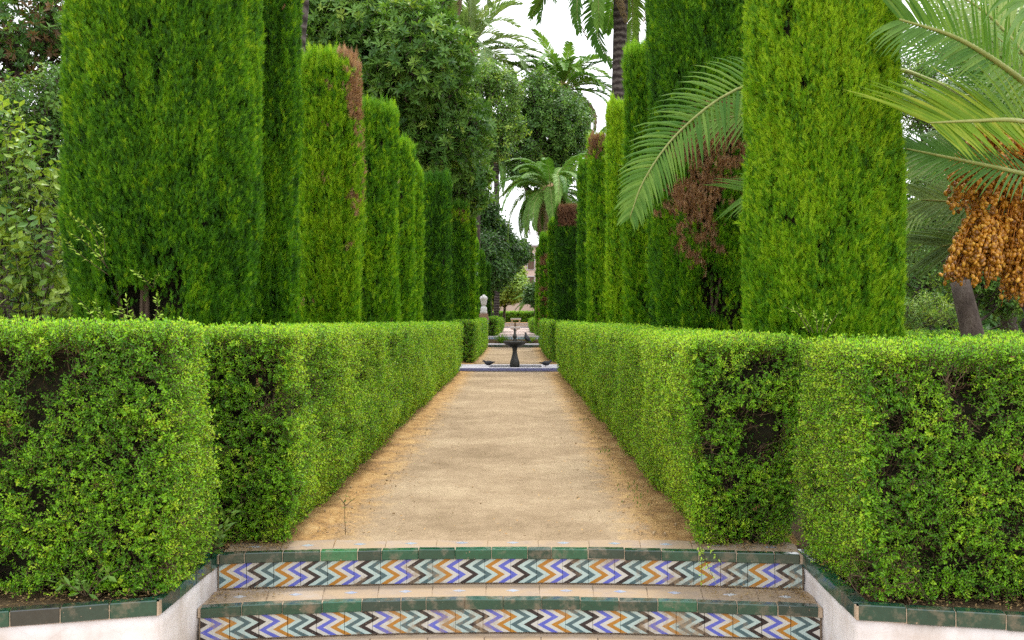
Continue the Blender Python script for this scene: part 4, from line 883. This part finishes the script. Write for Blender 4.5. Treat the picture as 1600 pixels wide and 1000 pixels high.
# fruit
def _date(t, o):
    s = N(t); a = s.n('ShaderNodeAttribute', attribute_type='INSTANCER', attribute_name='tint')
    c = s.ramp(a.outputs['Fac'], [(0, (.13, .05, .008)), (.3, (.34, .14, .012)), (.65, (.55, .25, .02)), (1, (.66, .36, .04))]); s.l(s.bsdf(c, .35, .5).outputs[0], o.inputs[0])
M_date = mat('ripe date', _date)
M_strand = noisy('orange fruit strand', [(.3, (.5, .16, .015)), (.7, (.7, .3, .05))], 15, .5)
dm = MB(); dm.lathe([(.003, -.016), (.0085, -.011), (.0115, 0), (.0085, .011), (.003, .016)], (0, 0, 0), 8)
V_date = [unlinked('date fruit', dm, [M_date])]; V_date[0].data.polygons.foreach_set('use_smooth', [True]*len(V_date[0].data.polygons)); G['date'] = scatter_group('dates', V_date); NV['date'] = 1
def cluster(ox, oy, d, tx0, tx1, ty0, ty1, n):
    n = int(n*2.4); m = MB(); P = []; o0 = at(ox, oy, d)
    m.tube(catmull([crown, crown.lerp(o0, .5)+Vector((0, 0, .15)), o0], 8), .02, 6)
    for i in range(n):
        u = random.random(); e = at(tx0+(tx1-tx0)*u, random.uniform(ty0, ty1), d+random.uniform(-.25, .25)); s0 = o0+rv(.05)
        mid = s0.lerp(e, .45)+Vector((0, 0, abs(e.x-s0.x)*.45+.05)); c = catmull([s0, mid, e], 9); m.tube(c, [.0042]*7+[.003, .002, .0015], 4, 0, False)
        for k in range(24):
            t = random.uniform(.42, 1)*9; j = min(int(t), 8); P.append(c[j].lerp(c[j+1], t-j)+rv(.017))
    f = m.build('fruit_cluster', M_strand, np_root, True)
    P = np.array(P); nn = len(P); o = foliage('dates', 'date', P, rng.normal(0, .5, (nn, 3))+np.array([[0, 0, -1.]]), rng.uniform(.85, 1.3, nn), rng.random(nn)**.9, parent=None); o.parent = f
cluster(1590, 238, 7.2, 1475, 1570, 262, 330, 46)
cluster(1625, 232, 7.3, 1540, 1625, 300, 440, 60)
cluster(1560, 360, 7.2, 1472, 1560, 392, 448, 44)
cluster(1610, 350, 7.4, 1560, 1640, 400, 480, 50)
cluster(1700, 250, 7.4, 1640, 1760, 330, 480, 40)

# ------------------------------------------------------------------ first fountain
M_stone_d = noisy('wet dark bronze', [(.3, (.012, .012, .01)), (.6, (.035, .032, .025)), (.8, (.08, .07, .05))], 20, .45, .4, .01, .5)
M_kerb = noisy('pale marble kerb', [(.3, (.4, .38, .4)), (.7, (.58, .55, .57))], 8, .6)
M_blue = noisy('blue glazed kerb tile', [(.3, (.1, .11, .3)), (.7, (.2, .22, .42))], 14, .35, spec=.5)
def _water(t, o):
    s = N(t); n = s.noise(s.pos(), 9, 3); s.l(s.bsdf((.01, .02, .018), .06, .6, n, .15, .02).outputs[0], o.inputs[0])
M_water = mat('dark basin water', _water)
b = empty('low_basin', (.0, 24.3, 0)); tag(b, 'low rectangular basin with pale kerb and blue tiled edge around the dark fountain', 'basin')
ya, yb = 23.4, 25.2; sx0, sx1, sy0, sy1 = -.6, .62, 23.72, 24.85
m = MB()
for (x0, x1, y0, y1) in ((-1.6, 1.6, ya+.012, sy0), (-1.6, 1.6, sy1, yb), (-1.6, sx0, sy0, sy1), (sx1, 1.6, sy0, sy1)): m.box(((x0+x1)/2, (y0+y1)/2, .03), ((x1-x0)/2, (y1-y0)/2, .05))
m.build('kerb', M_kerb, b)
bt = bevbox(.098, .009, .03, .002, M_blue)
for i in range(16): link('edge_tile', bt, b, Matrix.Translation((-1.5+.2*i, ya, .047)))
m = MB(); m.add([(sx0, sy0, .035), (sx1, sy0, .035), (sx1, sy1, .035), (sx0, sy1, .035)], [(0, 1, 2, 3)]); m.build('water', M_water, b)
f1 = empty('bowl_fountain', (-.01, 24.3, .03)); tag(f1, 'dark bronze fountain with wide bowl on a bottle shaped stem, nearest on the path', 'fountain')
m = MB(); m.lathe([(.1, 0), (.112, .02), (.118, .1), (.11, .17), (.085, .24), (.06, .34), (.052, .42), (.06, .48), (.085, .52)], (-.01, 24.3, .02), 24); m.build('stem', M_stone_d, f1, True)
m = MB(); m.lathe([(.09, .5), (.15, .53), (.24, .58), (.275, .63), (.27, .655), (.25, .65), (.2, .61), (.03, .6)], (-.01, 24.3, .02), 28); m.build('bowl', M_stone_d, f1, True)
m = MB(); m.lathe([(.05, .6), (.055, .66), (.03, .7), (.045, .74), (.05, .78), (.028, .82), (.02, .88), (.03, .92), (.01, .97)], (-.01, 24.3, .02), 14); m.build('spout', M_stone_d, f1, True)
# pigeons
M_bird = noisy('dark plumage', [(.3, (.012, .013, .017)), (.7, (.05, .052, .06))], 30, .6)
def pigeon(label, loc, rz, up=0.0):
    root = empty('pigeon', loc, rz); tag(root, label, 'bird', 'dark pigeons at the fountain'); m = MB()
    P = [(-.19, 0, .085), (-.12, 0, .09), (-.07, 0, .095), (-.01, 0, .1), (.05, 0, .115), (.09, 0, .145), (.105, 0, .175), (.12, 0, .195), (.145, 0, .197), (.16, 0, .192), (.178, 0, .187)]
    Mw = Matrix.Translation(loc) @ Matrix.Scale(.8, 4) @ Matrix.Rotation(rz, 4, 'Z') @ Matrix.Rotation(-up, 4, 'Y')
    m.tube([Mw @ Vector(p) for p in P], [.012, .022, .045, .058, .055, .036, .024, .024, .021, .008, .002], 10); m.build('body', M_bird, root, True)
    for s in (-1, 1):
        m = MB(); m.tube([Mw @ Vector(p) for p in ((.06, s*.045, .12), (0, s*.058, .115), (-.08, s*.045, .1), (-.15, s*.02, .092))], [.01, .026, .018, .004], 6); m.build('wing', M_bird, root, True)
        m = MB(); m.tube([Mw @ Vector(p) for p in ((0, s*.025, .06), (.004, s*.025, .0), (.03, s*.025, .003))], .004, 5); m.build('leg', noisy('bird leg', [(.3, (.2, .06, .04)), (.7, (.3, .1, .07))], 20), root)
pigeon('dark pigeon pecking on the kerb, on the urn side of the fountain', at(765, 493, 24.2)*1-Vector((0, 0, EYE-.08)), R(180), -.25)
pigeon('dark pigeon on the kerb on the date palm side of the fountain', at(852, 493, 24.0)-Vector((0, 0, EYE-.08)), R(8), -.2)
pigeon('dark bird perched upright on the rim of the fountain bowl', Vector((.245, 24.3, .672)), R(150), .6)

# ------------------------------------------------------------------ raised far garden, tiled basin, second fountain
m = MB(); m.box((0, 86.2, .12), (14, 43.9, .18)); tag(m.build('raised_ground', M_soil), kind='structure')
def slab(name, x0, x1, y0, y1, z0, z1, mt, parent=None):
    m = MB(); m.box(((x0+x1)/2, (y0+y1)/2, (z0+z1)/2), ((x1-x0)/2, (y1-y0)/2, (z1-z0)/2)); return m.build(name, mt, parent)
tag(slab('far_paving', -1.0, 1.05, 42.6, 79, .2, .306, noisy('pink paving', [(.3, (.4, .29, .25)), (.7, (.56, .45, .4))], 2.5, kind='pos')), kind='structure')
def _bluewhite(t, o):
    s = N(t); v = s.pos((1, 1, 1)); br = s.n('ShaderNodeTexBrick'); sp = s.n('ShaderNodeSeparateXYZ'); s.l(v, sp.inputs[0]); cb = s.n('ShaderNodeCombineXYZ'); s.l(sp.outputs[0], cb.inputs[0]); s.l(sp.outputs[2], cb.inputs[1])
    s.l(cb.outputs[0], br.inputs['Vector']); br.inputs['Scale'].default_value = 1; br.inputs['Brick Width'].default_value = .1; br.inputs['Row Height'].default_value = .13; br.inputs['Mortar Size'].default_value = .018; br.offset = 0
    br.inputs['Color1'].default_value = (.1, .17, .3, 1); br.inputs['Color2'].default_value = (.16, .3, .3, 1); br.inputs['Mortar'].default_value = (.5, .5, .46, 1)
    s.l(s.bsdf(br.outputs['Color'], .35, .5).outputs[0], o.inputs[0])
M_bw = mat('blue and white wall tile', _bluewhite)
b2 = empty('tiled_basin', (0, 42.4, 0)); tag(b2, 'low basin wall of blue and white tiles on a pale step past the second hedges', 'basin')
slab('step_slab', -1.7, 1.7, 41.0, 42.33, -.02, .13, M_kerb, b2); slab('tiled_wall', -1.6, 1.6, 42.33, 42.6, .13, .40, M_bw, b2); slab('coping', -1.62, 1.62, 42.3, 42.62, .40, .425, M_kerb, b2); slab('green_edge', -1.7, 1.7, 40.97, 41.0, .02, .1, M_green, b2)
f2 = empty('bowl_fountain', (0, 45, .3)); tag(f2, 'pale marble fountain bowl with a brown finial, behind the dark fountain', 'fountain')
M_marble = noisy('weathered marble', [(.3, (.42, .38, .34)), (.7, (.66, .63, .58))], 12, .6)
m = MB(); m.lathe([(.14, 0), (.1, .08), (.05, .14), (.05, .28), (.09, .34)], (.0, 45, .3), 16); m.build('stem', M_marble, f2, True)
m = MB(); m.lathe([(.08, .33), (.2, .38), (.25, .46), (.24, .49), (.2, .46), (.03, .42)], (.0, 45, .3), 20); m.build('bowl', M_marble, f2, True)
m = MB(); m.lathe([(.05, .42), (.04, .5), (.06, .56), (.03, .6), (.045, .64), (.01, .7)], (.0, 45, .3), 10); m.build('finial', noisy('brown bronze', [(.3, (.08, .05, .03)), (.7, (.2, .13, .07))], 20), f2, True)
def tuft(label, x, y, z, n, L, W, name='pond_plant', cat='plant', mt=None, spread=.8):
    root = empty(name, (x, y, z)); tag(root, label, cat); m = MB(); st = MB()
    for i in range(n):
        a = random.uniform(0, 6.28); b = Vector((x, y, z))+rv(.03); d = Vector((math.cos(a)*spread*random.random(), math.sin(a)*spread*random.random(), 1)); sp = [b]; dd = d.normalized()
        for q in range(3): dd = (dd-Vector((0, 0, .22*q))+Vector((math.cos(a), math.sin(a), 0))*.12).normalized(); sp.append(sp[-1]+dd*L*random.uniform(.26, .36))
        m.add(*leaflet_mesh_data(sp, W, Vector((math.sin(a), -math.cos(a), 0))))
    m.build('leaves', mt or M_frond, root, True); st.lathe([(.02, -.02), (.03, .0), (.02, .05), (.005, .08)], (x, y, z), 8); st.build('stem', M_frond, root); return root
tuft('bushy green water plant before the tiled basin, urn side', -.55, 42.15, .12, 90, .5, .03, 'pond_plant', 'plant', M_frondb, 1.1)
tuft('smaller green water plant before the tiled basin, date palm side', .62, 42.15, .12, 60, .42, .03, 'pond_plant', 'plant', M_frondb, .9)
M_osand = noisy('orange sand', [(.3, (.45, .24, .08)), (.7, (.62, .38, .15))], 3, kind='pos')
fs = empty('far_steps', (0, 80, .3)); tag(fs, 'low orange steps at the far end of the path', 'steps')
for i in range(3): slab('step', -1.1, 1.15, 79.01+i*1.6, 80.6+i*1.6 if i < 2 else 90, .2, .3+.13*(i+1)-.02, M_osand, fs); slab('step_edge', -1.1, 1.15, 78.98+i*1.6, 79.12+i*1.6, .3+.13*i, .3+.13*(i+1)+.004, M_kerb, fs)
bn = empty('stone_bench', (.05, 87, .68)); tag(bn, 'small white stone bench before the farthest hedge', 'bench')
slab('seat', -.4, .5, 86.8, 87.2, .9, .97, M_marble, bn); slab('leg', -.33, -.2, 86.85, 87.15, .66, .9, M_marble, bn); slab('leg', .3, .43, 86.85, 87.15, .66, .9, M_marble, bn)
slab('backrest', -.4, .5, 87.16, 87.24, .971, 1.06, M_marble, bn)

# urn on its pier
u = empty('urn_pier', (-1.22, 39.7, 0)); tag(u, 'pale brick pier with blue tiled band behind the short hedge, carrying the white urn', 'pier')
M_brickp = noisy('rosy brick', [(.3, (.26, .15, .1)), (.7, (.4, .27, .19))], 16)
slab('shaft', -1.385, -1.055, 39.535, 39.865, -.02, .95, M_brickp, u); slab('tile_band', -1.395, -1.045, 39.525, 39.875, .95, 1.1, M_bw, u); slab('brick_cap', -1.41, -1.03, 39.51, 39.89, 1.1, 1.2, M_brickp, u); slab('brick_cap', -1.39, -1.05, 39.53, 39.87, 1.2, 1.35, M_brickp, u)
uu = empty('marble_urn', (-1.22, 39.7, 1.35)); tag(uu, 'white marble urn filled with carved fruit on the brick pier', 'urn'); M_white = noisy('white marble', [(.3, (.55, .53, .52)), (.7, (.76, .75, .74))], 10, .55)
m = MB(); m.lathe([(.13, .0), (.135, .04), (.145, .07), (.12, .13), (.13, .2), (.1, .26), (.06, .29), (.065, .32)], (-1.22, 39.7, 1.35), 18); m.build('foot', M_white, uu, True)
m = MB(); m.lathe([(.065, .31), (.1, .35), (.115, .42), (.125, .52), (.15, .58), (.16, .61), (.14, .62), (.05, .6)], (-1.22, 39.7, 1.35), 20); m.build('bowl', M_white, uu, True)
m = MB()
for i in range(9):
    a = i*2.4; rr = .09 if i < 6 else .03; c = (-1.22+rr*math.cos(a), 39.7+rr*math.sin(a), 1.35+.64+(.05 if i >= 6 else 0)); m.lathe([(.01, -.045), (.035, -.03), (.045, 0), (.035, .03), (.008, .045)], c, 8)
m.build('carved_fruit', M_white, uu, True)

# ------------------------------------------------------------------ building and wall at the end
bd = empty('cream_building', (3, 106, .3)); tag(bd, 'tall cream pink building glimpsed between the far palms and trees', 'building')
M_cream = noisy('pink cream render', [(.3, (.5, .36, .29)), (.7, (.62, .48, .4))], .8, kind='pos'); M_shut = noisy('brown shutter', [(.3, (.09, .05, .03)), (.7, (.14, .09, .06))], 4, .6)
slab('wall', -1.5, 9, 104, 112, .2, 8.3, M_cream, bd); slab('cornice', -1.7, 9.2, 103.7, 112.2, 8.3, 8.5, M_kerb, bd)
for i in range(5):
    for j in range(3):
        x, z = -.4+i*2.0, 1.3+j*2.3; wd = slab('window', x-.4, x+.4, 103.94, 104.02, z, z+1.7, M_kerb, bd); pn = slab('pane', x-.32, x+.32, 103.9, 103.95, z+.08, z+1.62, M_shut, None); pn.parent = wd
tag(slab('garden_wall', -14, 14, 97.5, 97.9, .2, 2.75, M_cream), 'low pink garden wall closing the far end behind the hedge', 'wall', kind='thing')

# ------------------------------------------------------------------ small growth near the viewer
def shoots(label, cat, specs, lf, mt, name='hedge_shoot'):
    b0 = specs[0][0]; root = empty(name, b0); tag(root, label, cat); st = MB(); lv = MB()
    for b, e, n in specs:
        b, e = Vector(b), Vector(e); c = catmull([b, b.lerp(e, .5)+Vector((0, 0, .12*(e-b).length))+rv(.1*(e-b).length), e], 12); st.tube(c, [.0028-.00015*i for i in range(13)], 4)
        for i in range(n):
            if random.random() < .12: continue
            t = min(11.9, (.15+.85*(i+random.uniform(-.4, .4))/n)*12); lf_ = lf*random.uniform(.55, 1.1); k = min(int(t), 11); p = c[k].lerp(c[k+1], t-k); tg = (c[k+1]-c[k]).normalized(); s = tg.cross(Vector((0, 0, 1)) if i % 2 else Vector((0, 1, .2))).normalized()
            for q in (-1, 1):
                if random.random() < .9: lv.add(*leaf4(p, s*q+tg*random.uniform(.4, 1.2)+rv(.4), Vector((0, -.4, 1))+rv(.4), lf_*random.uniform(.75, 1.15), lf_*.45))
        lv.add(*leaf4(c[-1], c[-1]-c[-2], Vector((0, 0, 1)), lf, lf*.4))
    st.build('stems', M_twig, root, True)['kind'] = 'stuff'; o = lv.build('leaves', mt, root); o['kind'] = 'stuff'; return root
M_lime = noisy('young lime leaf', [(.3, (.22, .38, .03)), (.7, (.4, .56, .07))], 40, .4, .1); M_weed = noisy('weed leaf', [(.3, (.08, .18, .025)), (.7, (.17, .3, .05))], 20, .5, .1)
shoots('pale lime shoots sticking out low on the side of the broadest cypress', 'shoots', [(at(165, 415, 6.6), at(105, 335, 6.4), 13), (at(170, 420, 6.75), at(112, 365, 6.6), 10), (at(165, 400, 6.75), at(150, 350, 6.6), 9), (at(170, 430, 6.75), at(105, 378, 6.5), 12)], .04, M_lime)
shoots('single lime sprig in front of the dark middle of the broadest cypress', 'shoots', [(at(240, 450, 6.8), at(203, 420, 6.6), 6), (at(240, 450, 6.8), at(250, 428, 6.6), 5)], .035, M_lime)
shoots('tuft of lime green shoots rising behind the hedge at the foot of the broadest cypress', 'shoots', [(at(160+i*9, 520, 6.5), at(125+i*15+random.uniform(-14, 14), 474+random.uniform(-16, 18), 6.4+random.uniform(-.1, .1)), 9) for i in range(10)], .036, M_lime)
shoots('pale shoots rising behind the hedge at the foot of the brightest cypress', 'shoots', [(at(1265+i*6, 520, 6.3), at(1225+i*22, 486+random.uniform(-10, 12), 6.3), 7) for i in range(5)], .028, M_lime)
shoots('leafy hedge sprig hanging down over the zigzag tiles', 'sprig', [((.98, 5.5, .06), (1.0, 5.5, -.15), 13), ((1.0, 5.52, .05), (1.07, 5.49, -.14), 10), ((1.02, 5.52, .06), (1.1, 5.5, -.04), 8)], .024, M_lime, 'hanging_sprig')
shoots('broad leaved weed in the dark gap at the foot of the hedge', 'weed', [((-1.62, 5.45, 0), (-1.55+.03*i, 5.36, .12+.05*i), 4) for i in range(4)], .07, M_weed, 'leafy_weed')
shoots('broad leaved weed under the gappy hedge block above the black cap tile', 'weed', [((-1.95, 4.66, 0), (-2.05+.09*i, 4.6, .08+.02*i), 3) for i in range(4)], .06, M_weed, 'leafy_weed')
shoots('thin upright seedling growing alone on the sandy path', 'seedling', [(at(540, 837, 5.97), at(542, 770, 5.97), 5), (at(540, 790, 5.97), at(526, 776, 5.98), 3), (at(541, 790, 5.97), at(556, 778, 5.98), 3)], .02, M_weed, 'seedling')
def scatter_mesh(name, n, fn, mt):
    m = MB()
    for i in range(n): fn(m, i)
    return tag(m.build(name, mt), kind='stuff')
def _pebble(m, i):
    e = random.random() < .6; x = (random.choice((-1.05, .82))+random.gauss(0, .12)) if e else random.uniform(-1.15, .9); y = 5.95+random.random()**1.8*12; s = random.uniform(.003, .008)*(1.6 if e and random.random() < .2 else 1)
    q = [Vector((math.cos(a)*s*random.uniform(.7, 1.2), math.sin(a)*s*random.uniform(.7, 1.2), 0)) for a in (0, 1.2, 2.4, 3.7, 5)]; z = .004+ (.012 if e else 0)
    m.add([Vector((x, y, z))+v for v in q]+[Vector((x, y, z+s*.8))]+[Vector((x, y, z-s))+v*.8 for v in q], [(j, (j+1) % 5, 5) for j in range(5)]+[(6+j, 6+(j+1) % 5, (j+1) % 5, j) for j in range(5)])
scatter_mesh('path_pebbles', 420, _pebble, noisy('sandy clod', [(.3, (.3, .21, .12)), (.7, (.46, .35, .21))], 30, kind='pos'))
M_litter = noisy('dry leaf litter', [(.3, (.12, .07, .03)), (.5, (.26, .17, .07)), (.7, (.36, .27, .11))], 30, .8)
def _litter(m, i):
    r_ = random.random()
    if r_ < .35: x, y, z = random.uniform(-3.2, -1.62), 0, .0; y = wall_line(x)+random.uniform(.03, .5)
    elif r_ < .6: x = random.uniform(1.6, 3.2); y = wall_line(x)+random.uniform(.03, .4); z = 0
    elif r_ < .75: x = -1.25-random.random()*.34; y = arc1(x)+.03+random.random()*.25; z = .0
    elif r_ < .85: x = 1.0+random.random()*.5; y = arc1(x)+.03+random.random()*.2; z = 0
    elif r_ < .95: x = X1-.03-random.random()**2*.5; y = arc1(x)-random.random()*.25-.01; z = -.188
    else: x = X0+.03+random.random()**2*.4; y = arc1(x)-random.random()*.25-.01; z = -.188
    m.add(*leaf4((x, y, z+.004+random.random()*.012), (random.uniform(-1, 1), random.uniform(-1, 1), random.uniform(-.2, .4)), (0, 0, 1), random.uniform(.012, .026), .008))
scatter_mesh('leaf_litter', 2600, _litter, M_litter)
def _straw(m, i):
    sx = random.choice((-1, 1)); x = (-1.2+abs(random.gauss(0, .2))) if sx < 0 else (.95-abs(random.gauss(0, .2))); y = 5.95+random.random()**1.5*15
    if random.random() < .12: x = random.uniform(-1, .8)
    m.add(*leaf4((x, y, .012+.02*random.random()), (random.uniform(-1, 1), random.uniform(-1, 1), random.uniform(-.1, .25)), (0, 0, 1), random.uniform(.015, .04), random.uniform(.004, .012)))
scatter_mesh('dry_litter', 1500, _straw, noisy('orange straw', [(.3, (.3, .15, .05)), (.5, (.5, .3, .11)), (.7, (.62, .45, .22))], 30, .8))
def _blade(m, i):
    x = .82+random.gauss(0, .05); y = random.choice((7.4, 8.3, 9.5, 11.0, 12.2, 6.9))+random.gauss(0, .18); h = random.uniform(.015, .04)
    m.add(*leaf4((x, y, .02), (random.uniform(-.4, .4), random.uniform(-.4, .4), 1), (0, -1, 0), h, .008))
scatter_mesh('grass', 60, _blade, M_weed)
print('INSTANCES', NINST[0])
